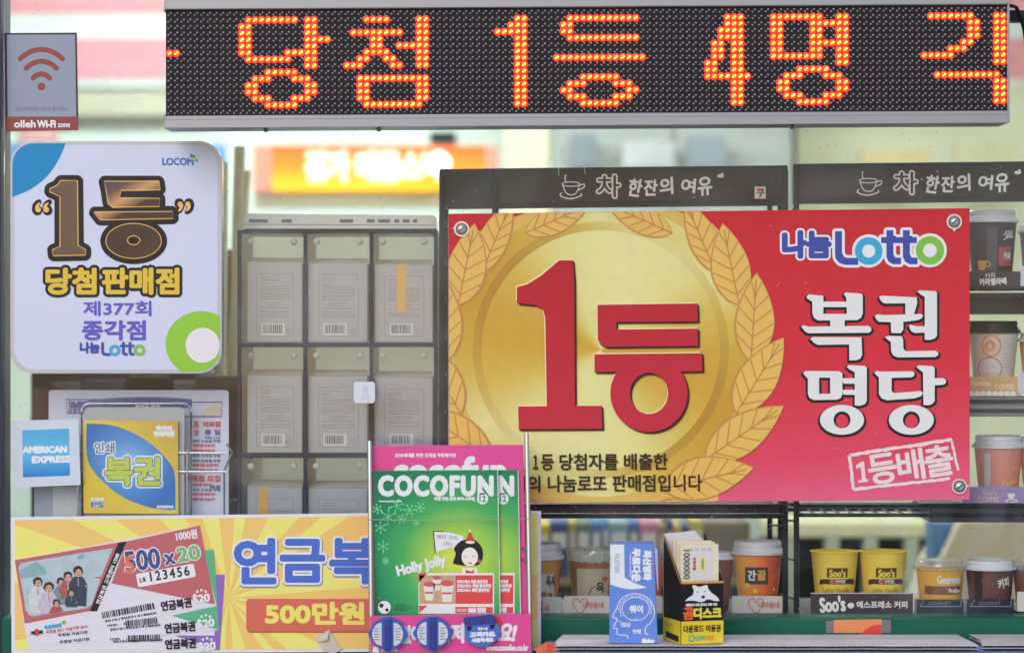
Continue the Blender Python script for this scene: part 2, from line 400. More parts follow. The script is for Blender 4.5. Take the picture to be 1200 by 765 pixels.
# glowing globe lamp
def globe(px, py, y, r, label):
    c = P(px, py, y); t = thing('globe_lamp', label, 'lamp', c, 'small glowing lamps')
    pr = [(r * math.sin(math.pi * i / 10) + 1e-4, c.z - r * math.cos(math.pi * i / 10)) for i in range(11)]
    MB().lathe(c, pr, 16).build('globe', mat('globe_glass', (255, 246, 225), emit=2.2), t, smooth=True)
    MB().tube([c + Vector((0, r * .5, 0)), c + Vector((0, .22, 0))], .008, 8).build('bracket', HOUS, t)
globe(515, 192, 3.0, .028, 'small glowing white globe lamp under the orange sign')
# grey cupboard and yellow panel on the back wall
t = thing('wall_cupboard', 'grey cupboard fixed on the back wall behind the electronic sign', 'cupboard', P(780, 300, 3.9))
MB().prism(F(3.9), rect(645, 105, 915, 420), 0, .35).build('body', mat('cupboard_grey', (150, 158, 148), .35, .12, 3), t, bevel=.004)
MB().prism(F(3.9), rect(648, 108, 778, 417), .351, .366).build('door', mat('cupboard_door', (160, 166, 158), .3, .12, 3), t, bevel=.003)
MB().prism(F(3.9), rect(782, 108, 912, 417), .351, .366).build('door', MATS['cupboard_door'], t, bevel=.003)
tag(MB().prism(F(3.9), rect(925, 105, 1400, 700), 0, .2).build('wall_panel', mat('yellow_panel', (214, 214, 178), .6, .06, 3)), 'pale yellow boxed panel on the back wall at the right', 'wall panel')
t = thing('poster_bin', 'bin of rolled olive and brown posters behind the white rounded sign', 'bin', P(268, 640, .7))
MB().lathe(P(266, 640, .7), [(.05, P(0, 640, .7).z), (.055, P(0, 440, .7).z)], 20).build('bin', mat('bin_brown', (84, 60, 56), .6, .1), t, smooth=True)
for i, (a, b, c0, yy) in enumerate(((258, 262, (196, 186, 150), 190), (270, 281, (176, 164, 128), 172), (262, 287, (196, 186, 152), 200), (276, 270, (120, 92, 74), 300))):
    MB().tube([P(a, 600, .7 + .02 * i), P(b, yy, .72 + .02 * i)], .0085 + .001 * i, 12).build('rolled_poster', mat('rolled_poster_%d' % i, c0, .6, .1), t, smooth=True)
goods = ((252, 287, 292, 318, (150, 60, 56), 'red'), (250, 283, 319, 344, (196, 188, 170), 'cream'), (254, 288, 345, 372, (98, 78, 66), 'brown'), (251, 286, 373, 396, (206, 196, 188), 'pale'), (253, 288, 397, 420, (140, 70, 70), 'wine red'), (250, 287, 421, 446, (188, 176, 150), 'tan'))
f13 = F(1.1)
for i, (x0, x1, y0, y1, c0, wd) in enumerate(goods):
    t = thing('goods_box', '%s box in the blurred stack between the rounded sign and the clear case' % wd, 'box', P((x0 + x1) / 2, y1, 1.1), 'stacked goods behind the rounded sign')
    MB().prism(f13, rect(x0, y0, x1, y1 - .4), -.12, 0).build('carton', mat('goods_%d' % i, c0, .5, .12), t, bevel=.003)
    MB().poly(f13, rect(x0 + 6, y0 + 7, x1 - 8, y0 + 14), .0008).build('pale_band', mat('goods_label', (214, 206, 190), .5), t)
tag(MB().prism(f13, rect(244, 446.4, 296, 780), -.2, .01).build('goods_stand', mat('stand_brown', (70, 56, 52), .5, .1), bevel=.003), 'brown stand carrying the blurred stack of boxes', 'stand')
tag(MB().prism(F(3.6), rect(590, 104, 646, 900), -.25, 0).build('pillar', mat('pillar_cream', (222, 222, 186), .6, .05, 4), bevel=.004), 'cream square pillar behind the lit orange sign', 'pillar')
t = thing('wall_speaker', 'small dark grey speaker above the lit orange sign', 'speaker', P(519, 168, 3.9))
MB().prism(F(3.85), rect(504, 156, 535, 169), -.08, .06).build('case', mat('speaker_grey', (74, 76, 78), .5, .08), t, bevel=.004)
MB().prism(F(3.85), rect(507, 158, 532, 167), .0605, .064).build('grille', mat('speaker_black', (40, 40, 42), .6, .2, 300), t)
for i, (x0, x1, y0, y1, c0, wd) in enumerate(((20, 64, 150, 166, (206, 150, 150), 'rosy'), (8, 24, 168, 250, (96, 140, 196), 'blue'), (246, 262, 168, 206, (92, 140, 200), 'light blue'), (668, 700, 158, 196, (116, 124, 130), 'grey'), (730, 790, 166, 197, (186, 190, 188), 'whitish'), (806, 850, 160, 196, (132, 142, 150), 'slate'), (1010, 1090, 176, 200, (216, 196, 140), 'sandy'), (1120, 1190, 168, 200, (214, 208, 160), 'straw'))):
    tag(MB().prism(F(3.45), rect(x0, y0, x1, y1), -.06, 0).build('notice_panel', mat('notice_%d' % i, c0, .5, .14, 8)), '%s blurred notice panel hung in the back of the shop' % wd, 'notice', 'blurred notices in the back of the shop')
t = thing('dark_cabinet', 'dark brown cabinet in the shade behind the newspaper sheet', 'cabinet', P(150, 760, .9))
dc = MB(); dc.prism(F(.9), rect(36, 436, 268, 780), -.3, 0); dc.build('carcass', mat('cabinet_brown', (52, 42, 44), .5, .2, 12), t, bevel=.003)
for i, (x0, x1, y0, c0) in enumerate(((42, 60, 455, (120, 60, 56)), (64, 96, 448, (86, 78, 84)), (100, 150, 445, (70, 62, 70)), (154, 200, 440, (58, 48, 60)), (205, 250, 446, (110, 100, 100)))):
    MB().prism(F(.9), rect(x0, y0, x1, 600), .001, .03).build('drawer_front', mat('cabinet_front_%d' % i, c0, .5, .15), t, bevel=.002)
# books, shelf board, bench, slab seen under the display racks
cols = [(196, 168, 60), (60, 72, 118), (176, 160, 70), (96, 110, 96), (60, 104, 150), (88, 128, 160), (120, 150, 150), (56, 92, 140), (180, 110, 130), (150, 120, 70), (64, 66, 90)]
x = 628; f16 = F(1.5); bi = 0
words = 'yellow,navy,mustard,grey green,blue,light blue,teal,dark blue,rose,tan,slate'.split(',')
while x < 812:
    w = random.choice((9, 13, 17, 22)); c0 = cols[bi % len(cols)]; top = 612 + random.choice((0, 3, 6, -2))
    b = thing('book', '%s book standing on the back shelf, spine number %d from the left end' % (words[bi % len(cols)], bi + 1), 'book', P(x + w / 2, 676, 1.5), 'books standing on the back shelf')
    b['label'] = 'blurred %s spine, %s standing book on the back shelf' % (words[bi % len(cols)], 'first second third fourth fifth sixth seventh eighth ninth tenth eleventh twelfth thirteenth fourteenth fifteenth sixteenth'.split()[bi])
    MB().prism(f16, rect(x, top, x + w - 1, 676), -.16, 0).build('cover', mat('book_%d' % (bi % len(cols)), c0, .5, .08), b, bevel=.002)
    MB().poly(f16, rect(x + 2, top + 12, x + w - 3, top + 30), .0008).build('spine_label', mat('book_label', (205, 200, 190), .6), b)
    x += w; bi += 1
t = thing('back_shelf', 'low grey shelf carrying the row of books', 'shelf', P(720, 700, 1.5))
MB().prism(f16, rect(610, 677, 900, 686), -.22, .02).build('top_board', mat('shelf_wood', (140, 112, 84), .5, .15, 20), t, bevel=.002)
MB().prism(f16, rect(612, 687, 898, 900), -.2, 0).build('body', mat('shelf_grey', (72, 72, 62), .6, .1, 8), t)
MB().prism(f16, rect(815, 612, 880, 676), -.2, -.01).build('side_box', mat('shelf_brown', (110, 98, 78), .5, .12), t, bevel=.003)
f2 = F(2.0)
t = thing('slatted_bench', 'cream bench with pale upright legs in the back of the shop', 'bench', P(1010, 720, 2.0))
CREAM = mat('bench_cream', (206, 200, 160), .5, .06)
MB().prism(f2, rect(900, 612, 1092, 630), -.3, 0).build('seat', CREAM, t, bevel=.004)
for q in (925, 975, 1020, 1068):
    MB().prism(f2, rect(q - 8, 631, q + 9, 900), -.05, 0).build('leg', mat('bench_leg', (164, 172, 148), .5, .06), t, bevel=.003)
MB().prism(F(2.3), rect(890, 630, 1110, 900), -.03, 0).build('rear_panel', mat('bench_back', (50, 52, 48), .6, .1), t)
tag(MB().prism(F(1.4), [(1125, 612), (1300, 606), (1300, 760), (1070, 760), (1098, 668)], -.25, 0).build('counter_block', mat('beige_counter', (206, 190, 160), .5, .06, 5)), 'large beige slanting counter block behind the right hand cups', 'counter')
tag(MB().prism(F(1.45), rect(1093, 611, 1124, 668), -.1, 0).build('blue_crate', mat('crate_blue', (64, 110, 150), .5, .1), bevel=.004), 'blue crate beside the beige counter block', 'crate')

# ------------------------------------------------------------------ clear drawer case with printed cartons
fc = F(.05)
CASE = mat('case_frame', (42, 48, 70), .35, .08, 40)
case = thing('drawer_case', 'tall clear fronted case of nine compartments holding printed cartons', 'case', P(395, 640, .15))
for x0, x1 in ((278, 282.5), (355.5, 359.5), (433, 437), (508.5, 512.5)): MB().prism(fc, rect(x0, 270, x1, 668), -.19, 0).build('upright', CASE, case, bevel=.001)
for y0, y1 in ((269.5, 273), (402, 406.5), (531.5, 536), (664, 668)): MB().prism(fc, rect(278.5, y0, 512, y1), -.19, .0015).build('shelf', CASE, case, bevel=.001)
MB().prism(fc, rect(278, 270, 512, 668), -.2, -.196).build('back_panel', clear_mat('case_back', (.97, .97, .95), gloss=.04, film=.5, film_rgb=(240, 240, 236), rough=.3), case)
PLAST = clear_mat('clear_plastic', (.975, .975, .97), gloss=.03, film=.03, film_rgb=(215, 215, 220), rough=.12)
cells = []
for r, (y0, y1) in enumerate(((273.3, 401.7), (406.8, 531.2), (536.3, 663.7))):
    for c, (x0, x1) in enumerate(((282.8, 355.2), (359.8, 432.7), (437.3, 508.2))):
        cells.append((r, c, x0, x1, y0, y1))
        df_ = MB().prism(fc, rect(x0 + .3, y0 + .3, x1 - .3, y1 - .3), -.004, -.0025).build('drawer_front', PLAST, case)
        for bx in (x0 + 11, x1 - 11): MB().dome(fc, bx, y0 + 10, 4.2, -.0024, .002).build('stud', mat('stud_grey', (170, 168, 160), .3, .03), df_, smooth=True)
CART = mat('carton_grey', (164, 168, 182), .7, .05, 30, stretch=(8, 1, .6))
cinks = (mat('carton_ink', (128, 122, 122), .7, .03), mat('barcode_ink', (70, 80, 115), .6, .03), mat('barcode_white', (205, 206, 212), .6, .02))
tape = mat('yellow_tape', (212, 160, 66), .4, .06)
fq = F(.062)
pos = ('top left', 'top middle', 'top right', 'middle left', 'centre', 'middle right', 'bottom left', 'bottom middle', 'bottom right')
def carton(x0, x1, y0, y1, label, taped):
    t = thing('printed_carton', label, 'carton', P((x0 + x1) / 2, y1, .062), 'printed cartons in the clear case')
    t0 = t; t = MB().prism(fq, rect(x0, y0, x1, y1), -.13, 0).build('box', CART, t, bevel=.0015)
    fl = MB(); fl.mesh([fq(x0, y0 - .3, -.001), fq(x1, y0 - .3, -.001), fq(x1 - 2, y0 - 7, -.05), fq(x0 + 2, y0 - 7, -.05)], [(0, 1, 2, 3)])
    fl.build('flap', mat('carton_flap', (214, 208, 196), .6, .04), t)
    m = MB(); w = x1 - x0; q = MB()
    fx0, fx1, fy0, fy1 = x0 + w * .17, x1 - w * .16, y0 + 13, y1 - 7
    q.stroke(fq, rrect(fx0, fy0, fx1, fy1, 4, 4), .55, .0003, closed=True)
    rng = random.Random(int(x0 * 7 + y0)); yy = fy0 + 4
    for i in range(17):
        if yy > fy1 - 22: break
        if i in (2, 9, 12): yy += 1.6
        xx = fx0 + 4; end = fx1 - 4 if i > 2 else fx0 + rng.uniform(12, 26)
        if i in (9, 10): xx += 9; end -= 10
        while xx < end:
            ww = rng.uniform(1.5, 5); q.poly(fq, rect(xx, yy, min(end, xx + ww), yy + rng.uniform(.7, 1.2)), .0003); xx += ww + .8
        yy += 2.9
    q.stroke(fq, ell(fx1 - 6, fy1 - 6, 2.6, n=8), .8, .0003, closed=True)
    q.build('lettering', cinks[0], t)
    bx = fx0 + 8; m.cur = 1; m.poly(fq, rect(bx - 2, fy1 - 15, bx + 25, fy1 - 1), .00025); m.cur = 0; xx = bx
    while xx < bx + 22:
        ww = rng.choice((.7, 1.1, 1.6)); m.poly(fq, rect(xx, fy1 - 13.5, xx + ww, fy1 - 3.5), .0005); xx += ww + rng.choice((.6, .9))
    m.build('barcode', [cinks[1], cinks[2]], t)
    if taped:
        tm = MB(); tm.poly(fq, rect(taped[0], y0 - .5, taped[1], taped[2]), .0006); tm.build('tape', tape, t)
    return t
for i, (r, c, x0, x1, y0, y1) in enumerate(cells):
    top = (308, 440, 571)[r] + (0, 1, 3)[c] * .8
    carton(x0 + (7, 1.5, 2)[c], x1 - (1, 2, 1)[c], top, y1 - .8,
           'grey printed carton in the %s compartment of the clear case' % pos[i] + (', yellow taped' if i in (2, 6) else ''),
           (465, 476, top + 56) if i == 2 else ((303, 314, top + 40) if i == 6 else None))
t = thing('flat_box', 'long flat white carton lying on top of the clear drawer case', 'box', P(400, 269, .1))
fa = F(.075)
MB().prism(fa, [(287, 250), (509, 252), (511, 268.6), (285, 268.6)], -.12, 0).build('box', mat('flat_white', (226, 223, 216), .6, .05), t, bevel=.0015)
m = MB()
for x, w in ((292, 22), (330, 12), (398, 16), (430, 9), (443, 14), (462, 6), (472, 8), (484, 5)): m.poly(fa, rect(x, 257, x + w, 261), .0004)
m.stroke(fa, [(286, 263), (510, 264)], .8, .0004)
m.build('lettering', GREY_INK, t)

# ------------------------------------------------------------------ coffee cup racks
BROWN = mat('header_brown', (50, 31, 36), .35, .06, 12)
HWHITE = mat('header_white', (226, 222, 220), .5, .02)
def rack(x0, x1, y0, divider, depth, shelves, label, slope=0.0, name='cup_rack'):
    f = F(depth); t = thing(name, label, 'rack', P((x0 + x1) / 2, 722, depth + .1), 'black wire cup racks')
    m = MB(); sy = lambda x: slope * (x - x0)
    m.prism(f, [(x0, y0 + sy(x0)), (x1, y0 + sy(x1)), (x1, y0 + 47 + sy(x1)), (x0, y0 + 47 + sy(x0))], -.02, 0)
    m.build('header_frame', BLACK, t, bevel=.002)
    hx = (divider or x0) + 6
    h = MB(); h.prism(f, [(hx, y0 + 6 + sy(hx)), (x1 - 5, y0 + 6 + sy(x1)), (x1 - 5, y0 + 41 + sy(x1)), (hx, y0 + 41 + sy(hx))], .0005, .003)
    h.build('header_panel', BROWN, t)
    for px in (x0 + 3, x1 - 3) + ((divider,) if divider else ()):
        p = MB()
        for q in (.004, -.24): p.tube([f(px, y0 + 2, q), f(px, 726, q)], .0042, 8)
        for yy in range(int(y0) + 50, 720, 46): p.tube([f(px, yy, .004), f(px, yy + 12, -.24)], .0018, 6)
        p.build('side_frame', BLACK, t, smooth=True)
    for sy0 in shelves:
        p = MB()
        for a, b in ((0, .0035), (11, .003)): p.tube([f(x0 + 3, sy0 + a, .004), f(x1 - 3, sy0 + a, .004)], b, 8)
        p.tube([f(x0 + 3, sy0 + 11, -.24), f(x1 - 3, sy0 + 11, -.24)], .0035, 8)
        p.tube([f(x0 + 3, sy0 + 11, -.12), f(x1 - 3, sy0 + 11, -.12)], .003, 8)
        xx = x0 + 12
        while xx < x1 - 6: p.tube([f(xx, sy0 + 11, .004), f(xx, sy0 + 11, -.24)], .0016, 6); xx += 15
        p.build('wire_shelf', BLACK, t, smooth=True)
    return t, f
def header_print(t, f, ox, oy, small=True):
    h = .0034; m = MB()
    # steaming cup drawn in white line
    m.stroke(f, smooth_path([(ox + 3, oy + 12), (ox + 6, oy + 20), (ox + 10, oy + 24), (ox + 17, oy + 24), (ox + 21, oy + 19), (ox + 23, oy + 12)]), 1.2, h)
    m.stroke(f, ell(ox + 13, oy + 12, 10.5, 2.6), 1.1, h, closed=True)
    m.stroke(f, smooth_path([(ox + 22, oy + 14), (ox + 28, oy + 12), (ox + 28, oy + 16), (ox + 21, oy + 19)]), 1.3, h)
    m.stroke(f, smooth_path([(ox + 2, oy + 22), (ox + 1, oy + 26), (ox + 12, oy + 29), (ox + 24, oy + 26), (ox + 25, oy + 23)]), 1.4, h)
    m.stroke(f, smooth_path([(ox + 7, oy + 9), (ox + 6, oy + 5), (ox + 7, oy + 1)]), 1.2, h)
    m.text(f, '차', ox + 44, oy + 2, ox + 70, oy + 27, h, bold=2.3)
    x = ox + 80; body_rot = []
    for ch, y0_, w, hh in (('한', 6, 15, 20), ('잔', 7, 15, 18), ('의', 5, 15, 19), (None, 0, 4, 0), ('여', 6, 16, 16), ('유', 4, 16, 21)):
        if ch: m.text(f, ch, x, oy + y0_, x + w, oy + y0_ + hh, h, bold=.65, rot=(len(body_rot) * 7 % 15) - 7, shear=.08); body_rot.append(1)
        x += w + 3.2
    m.poly(f, ell(x + 8, oy + 2.5, 4, 2.2, 14), h).poly(f, ell(x + 10, oy + .5, 1.5, 2, 10), h + .0002)
    m.build('lettering', HWHITE, t)
    n = MB(); n.text(f, '차', ox + 44, oy + 2, ox + 70, oy + 27, h + .0004, bold=.35); n.build('character', mat('header_wine', (74, 38, 46), .4), t)
DR = .055
rA, fA = rack(515, 923, 198, 580, DR, (592,), 'black wire cup rack with brown header behind the red signboard', slope=-.011)
header_print(rA, fA, 656, 204)
sq = MB(); sq.poly(fA, rect(884, 219, 897, 233), .0035); sq.build('small_logo', mat('logo_white', (205, 205, 200), .5, .02), rA)
sq = MB(); sq.cur = 0; sq.poly(fA, [(887, 221), (895, 221), (895, 224), (891, 232), (888.5, 232), (892, 224.5), (887, 224.5)], .0037); sq.cur = 1; sq.poly(fA, rect(886, 225.5, 896, 227), .0039)
sq.build('numeral', [mat('logo_red', (176, 60, 60), .5), mat('logo_green', (60, 120, 90), .5)], rA)
rB, fB = rack(930, 1332, 192, None, DR, (338, 470, 592), 'black wire cup rack with brown header and four levels of cups', slope=-.011)
header_print(rB, fB, 1004, 200)

DC = .12          # depth of the front row of cups
def base_z(py, y=.06): return P(0, py, y).z
LIDW = mat('lid_white', (212, 214, 222), .35, .03)
LIDD = mat('lid_dark', (40, 46, 58), .3, .05)
LIDC = clear_mat('lid_clear', (.93, .94, .94), gloss=.12, film=.22, film_rgb=(225, 225, 225), rough=.08)
FOIL = mat('cling_foil', (200, 205, 190), .22, .2, 120, metal=.4, bump=1.0)
def cup(cx, pyb, pyt, wb, wt, body, lid, label, prints=(), bands=(), cat='coffee cup', lidh=None, depth=DC, shelf_y=None, grp='coffee cups in the racks'):
    k = S * (D + depth) / D; zb = base_z(shelf_y or pyb) + .0015; zt = P(0, pyt, depth).z
    c = P(cx, 0, depth); c.z = 0; rb, rt = wb / 2 * k, wt / 2 * k
    t = thing('coffee_cup', label, cat, (c.x, c.y, zb), grp)
    lh = lidh if lidh is not None else 10
    zbt = P(0, pyt + (lh if lid not in ('none', 'foil') else 0), depth).z
    rad = lambda z: rb + (rt - rb) * (z - zb) / max(1e-6, zbt - zb)
    prof = [(rb * .94, zb), (rb, zb + .001)] + [(rad(zb + (zbt - zb) * i / 6), zb + (zbt - zb) * i / 6) for i in range(1, 7)]
    if lid == 'none':
        prof += [(rt + .0018, zbt + .0005), (rt + .0018, zbt - .0015 + .003), (rt - .001, zbt + .002), (rt - .003, zbt - .004), (rb * .9, zb + .02)]
    MB().lathe(c, prof, 40).build('cup_body', body, t, smooth=True)
    def fcy(a, b, h=0.0):
        z = ZC + (382.5 - b) * k; r = rad(z) + h; an = (a - cx) * k / r
        return Vector((c.x + r * math.sin(an), c.y - r * math.cos(an), z))
    fcy.k = k
    ri = rt + .0015
    if lid == 'white' or lid == 'dark':
        m_ = LIDW if lid == 'white' else LIDD
        H = zt - zbt
        MB().lathe(c, [(ri * .98, zbt - .001), (ri + .0022, zbt), (ri + .0022, zbt + H * .22), (ri - .0008, zbt + H * .28), (ri - .0012, zbt + H * .42), (ri - .0032, zbt + H * .5), (ri - .0036, zbt + H * .6), (ri - .0024, zbt + H * .66), (ri - .003, zbt + H * .92), (ri - .0045, zt), (ri - .007, zt), (ri - .009, zt - H * .3), (.001, zt - H * .3)], 40).build('lid', m_, t, smooth=True)
    elif lid == 'clear':
        H = zt - zbt
        MB().lathe(c, [(ri, zbt - .003), (ri + .002, zbt - .002), (ri + .002, zbt + .002), (ri - .001, zbt + .003), (ri - .002, zbt + H * .7), (ri - .006, zt), (.001, zt)], 40, cap=False).build('lid', LIDC, t, smooth=True)
    elif lid == 'foil':
        rng = random.Random(3); MBf = MB(); pr = []
        n = 40; vs_ = []
        for j, (rr, zz) in enumerate(((rt * .98, zbt - .016), (rt * 1.04, zbt - .004), (rt * 1.05, zbt), (rt * .9, zbt + .003), (.001, zbt + .0015))):
            for q in range(n):
                a = 2 * math.pi * q / n; w = 1 + rng.uniform(-.025, .025)
                vs_.append((c.x + rr * w * math.cos(a), c.y + rr * w * math.sin(a), zz + rng.uniform(-.0015, .0015)))
        MBf.mesh(vs_, [(j * n + q, j * n + (q + 1) % n, (j + 1) * n + (q + 1) % n, (j + 1) * n + q) for j in range(4) for q in range(n)])
        MBf.build('cling_film', FOIL, t)
    for nm, mt, x0, y0, x1, y1, h in bands: MB().grid(fcy, x0, y0, x1, y1, h, 14, 2).build(nm, mt, t, smooth=True)
    if prints and isinstance(prints[0], str): prints = (prints,)
    for nm, mt, fn in prints:
        m = MB(); fn(m, fcy); m.build(nm, mt, t)
    return t
def tray(x0, x1, y0, y1, m_, label, prints=(), depth=.065, d=.11):
    f = F(depth); t = thing('display_tray', label, 'tray', P((x0 + x1) / 2, y1, depth), 'card trays in front of the cups')
    b = MB(); b.prism(f, rect(x0, y0, x1, y1), -.0015, 0)
    zt = f(0, y1, 0).z; b.wbox(f(x0, 0, 0).x, f(x1, 0, 0).x, depth + .0016, depth + d, zt, zt + .001)
    b.build('tray_body', m_, t, bevel=.0006)
    if prints and isinstance(prints[0], str): prints = (prints,)
    for nm, mt, fn in prints:
        m = MB(); fn(m, f); m.build(nm, mt, t)
    return t
def heart(cx, cy, r): return smooth_path([(cx, cy - r * .35), (cx + r * .5, cy - r * .95), (cx + r, cy - r * .4), (cx + r * .6, cy + r * .4), (cx, cy + r), (cx - r * .6, cy + r * .4), (cx - r, cy - r * .4), (cx - r * .5, cy - r * .95), (cx, cy - r * .35)], 5)
TCARD = mat('tray_card', (206, 200, 194), .6, .03)
TBROWN = mat('tray_brown', (70, 58, 64), .45, .08)
PINKINK = mat('pink_ink', (206, 110, 112), .5, .03)
ORANGE = mat('cup_orange', (222, 116, 66), 28, .06)
AMBER = mat('cup_amber', (206, 150, 74), 28, .06)
YELL = mat('cup_yellow', (228, 200, 84), 28, .04)
DBROWN = mat('cup_dark', (58, 48, 50), .4, .08)
CINK = mat('cup_ink', (60, 50, 50), .5, .04)
def tx(s, x0, y0, x1, y1, h=.0006, **kw): return lambda m, f: m.text(f, s, x0, y0, x1, y1, h, **kw)
def many(*fs):
    def g(m, f):
        for q in fs: q(m, f)
    return g
def st_(pts, w, h=.0006, closed=False): return lambda m, f: m.stroke(f, pts, w, h, closed)
def pl(pts, h=.0005): return lambda m, f: m.poly(f, pts, h)
# lower shelf: one board under both racks
tag(MB().prism(F(.045), rect(632, 722.3, 1400, 727), -.28, 0).build('display_shelf', mat('shelf_dark', (66, 68, 72), .4, .1), bevel=.001), 'dark shelf board carrying the lowest row of cups', 'shelf')
BOT = 721
cup(634, BOT, 636, 36, 50, AMBER, 'white', 'amber cup with white panel and white lid just right of the magazine rack', shelf_y=BOT, lidh=18,
    bands=(('paper_panel', TCARD, 622, 670, 651, 702, .0005),),
    prints=(('lettering', CINK, many(tx('옥시', 640, 672, 651, 685, .001, bold=.4))), ('flower', mat('flower_rust', (176, 92, 60), .5), many(pl(ell(637, 694, 4, 3.5, 12), .001), pl(ell(645, 695, 3.5, 3, 12), .001)))))
cup(693, BOT, 644, 42, 56, mat('cup_caramel', (150, 104, 66), .4, .08), 'foil', 'brown cup with beige label and crinkled cling film top', shelf_y=BOT,
    bands=(('paper_panel', mat('cup_beige', (184, 172, 154), .5, .05), 674, 664, 716, 700, .0005),),
    prints=(('lettering', CINK, many(tx('옥', 698, 680, 708, 692, .001, bold=.4), st_(smooth_path([(688, 698), (692, 688), (697, 684)]), 1, .001))), ('flower', mat('flower_rust', (176, 92, 60), .5), pl(ell(709, 676, 4, 3, 12), .001))))
cup(753, BOT, 648, 40, 52, ORANGE, 'clear', 'orange cup with clear lid mostly hidden behind the blue carton', shelf_y=BOT, lidh=6)
cup(842, BOT, 646, 24, 34, mat('cup_brown', (120, 70, 52), .4, .06), 'white', 'slim brown cup half hidden behind the black carton', shelf_y=BOT, lidh=8)
cup(888, BOT, 633, 43, 57, ramp_mat('cup_sunset', lin_fac(Vector((-.034, 0, 0)), Vector((.03, 0, 0))), [(0, (232, 172, 74)), (.45, (228, 138, 70)), (.75, (222, 100, 70)), (1, (206, 88, 66))], .3), 'white', 'orange cup with dark square emblem and white lid', shelf_y=BOT, lidh=15,
    bands=(('emblem_panel', mat('emblem_slate', (74, 72, 78), .4), 870, 662, 898, 682, .0005), ),
    prints=(('lettering', HWHITE, tx('간', 874, 666, 883, 677, .001, bold=.5)), ('character', mat('emblem_gold', (224, 170, 60), .4), tx('꿀', 885, 666, 895, 677, .001, bold=.5)),
            ('dots', YELL, many(pl(ell(873, 683, 2.6, n=12), .0012), pl(ell(883, 690, 2.2, n=12), .001)))))
for cx in (978, 1035):
    cup(cx, BOT, 646, 42, 55, YELL, 'none', 'open yellow cup with brown banner emblem, %s of the matching pair' % ('left' if cx < 1000 else 'right'), shelf_y=BOT,
        bands=(('emblem_panel', mat('emblem_brown', (84, 60, 48), .4), cx - 12, 663, cx + 13, 674, .0005), ('ribbon', MATS['emblem_brown'], cx - 18, 676, cx + 20, 682, .0004)),
        prints=(('lettering', YELL, tx("Soo's", cx - 9, 665, cx + 10, 673, .001, bold=.5)), ('subtitle', TCARD, tx('COFFEE', cx - 8, 677, cx + 10, 681, .001, bold=.2)),
                ('tagline', mat('cup_ochre', (176, 150, 40), .5), tx('Latte Vanilla', cx - 17, 686, cx + 16, 692, .001, bold=.2)),
                ('berry', RED, many(pl(ell(cx - 3, 679, 2.2, n=10), .0012))), ('tassel', CINK, many(st_([(cx - 22, 664), (cx + 24, 664)], .7), pl([(cx - 22, 677), (cx - 18, 677), (cx - 18, 683), (cx - 22, 683)]), pl([(cx + 20, 677), (cx + 25, 677), (cx + 25, 683), (cx + 20, 683)])))))
cup(1102, BOT, 655, 46, 56, mat('cup_honey', (216, 164, 62), 28, .06), 'clear', 'honey yellow cup with brown stripe and clear plastic lid', shelf_y=BOT, lidh=9,
    bands=(('stripe', mat('stripe_brown', (128, 76, 52), .4), 1078, 684, 1126, 694, .0005),),
    prints=(('lettering', HWHITE, many(tx('Gourmet', 1094, 672, 1124, 681, .0012, bold=.35), tx('Praline', 1108, 687, 1124, 692, .0012, bold=.25))), ))
cup(1160, BOT, 655, 46, 56, mat('cup_cocoa', (104, 66, 66), .4, .1), 'white', 'cocoa brown cup with cream script and pale ribbed lid', shelf_y=BOT, lidh=11,
    bands=(('dark_side', DBROWN, 1136, 668, 1147, 706, .0005),),
    prints=(('lettering', HWHITE, many(tx('커피', 1165, 675, 1180, 686, .001, bold=.4, rot=12))),))
cup(1214, BOT, 655, 44, 54, mat('cup_cocoa2', (120, 76, 66), .4, .1), 'clear', 'brown cup with clear lid cut by the right edge on the lowest shelf', shelf_y=BOT, lidh=9)
tray(636, 658, 699, 721.5, TCARD, 'white card tray front beside the magazine rack', (('lettering', PINKINK, pl(ell(641, 712, 3, 3))),))
for x0, x1, lb in ((661, 776, 'long white card tray with heart print behind the blue carton'), (858, 918, 'short white card tray with heart print below the orange cup')):
    hx = 680 if x0 < 800 else 886
    tray(x0, x1, 698, 721.5, TCARD, lb, (('heart_print', PINKINK, many(st_(heart(hx, 709, 9), 1.3), tx('내마음네', hx + 3, 705, hx + 27, 712, bold=.3))),))
tray(950, 1071, 694, 720.5, TBROWN, 'dark brown card tray with white script below the yellow pair', (('lettering', HWHITE, many(tx("Soo's", 961, 699, 990, 716, bold=.9, rot=4), tx('에스프레소 커피', 1004, 704, 1063, 712, bold=.3), pl(ell(997, 709, 4, 3.4, 14)))),
     ('edge_line', TCARD, many(st_([(950, 694.6), (1071, 694.6)], 1), st_([(1070.4, 694), (1070.4, 720)], 1)))))
for x0, lb in ((1074, 'black stand with thin grey line below the honey cup'), (1133, 'black stand with thin grey line below the cocoa cup')):
    tray(x0, x0 + 55, 702, 721.5, mat('stand_black', (36, 40, 54), .35, .08), lb, (('edge_line', mat('stand_line', (110, 124, 154), .4), many(st_([(x0 + 4, 710), (x0 + 52, 710)], 1.2), st_([(x0 + 4, 710), (x0 + 9, 703)], 1), st_([(x0 + 52, 703), (x0 + 52, 710)], 1))), ('lettering', GREY_INK, tx('GOURMET', x0 + 14, 704.5, x0 + 40, 708.5))))
tray(1192, 1250, 693, 716, TCARD, 'white card tray at the right edge of the lowest shelf')
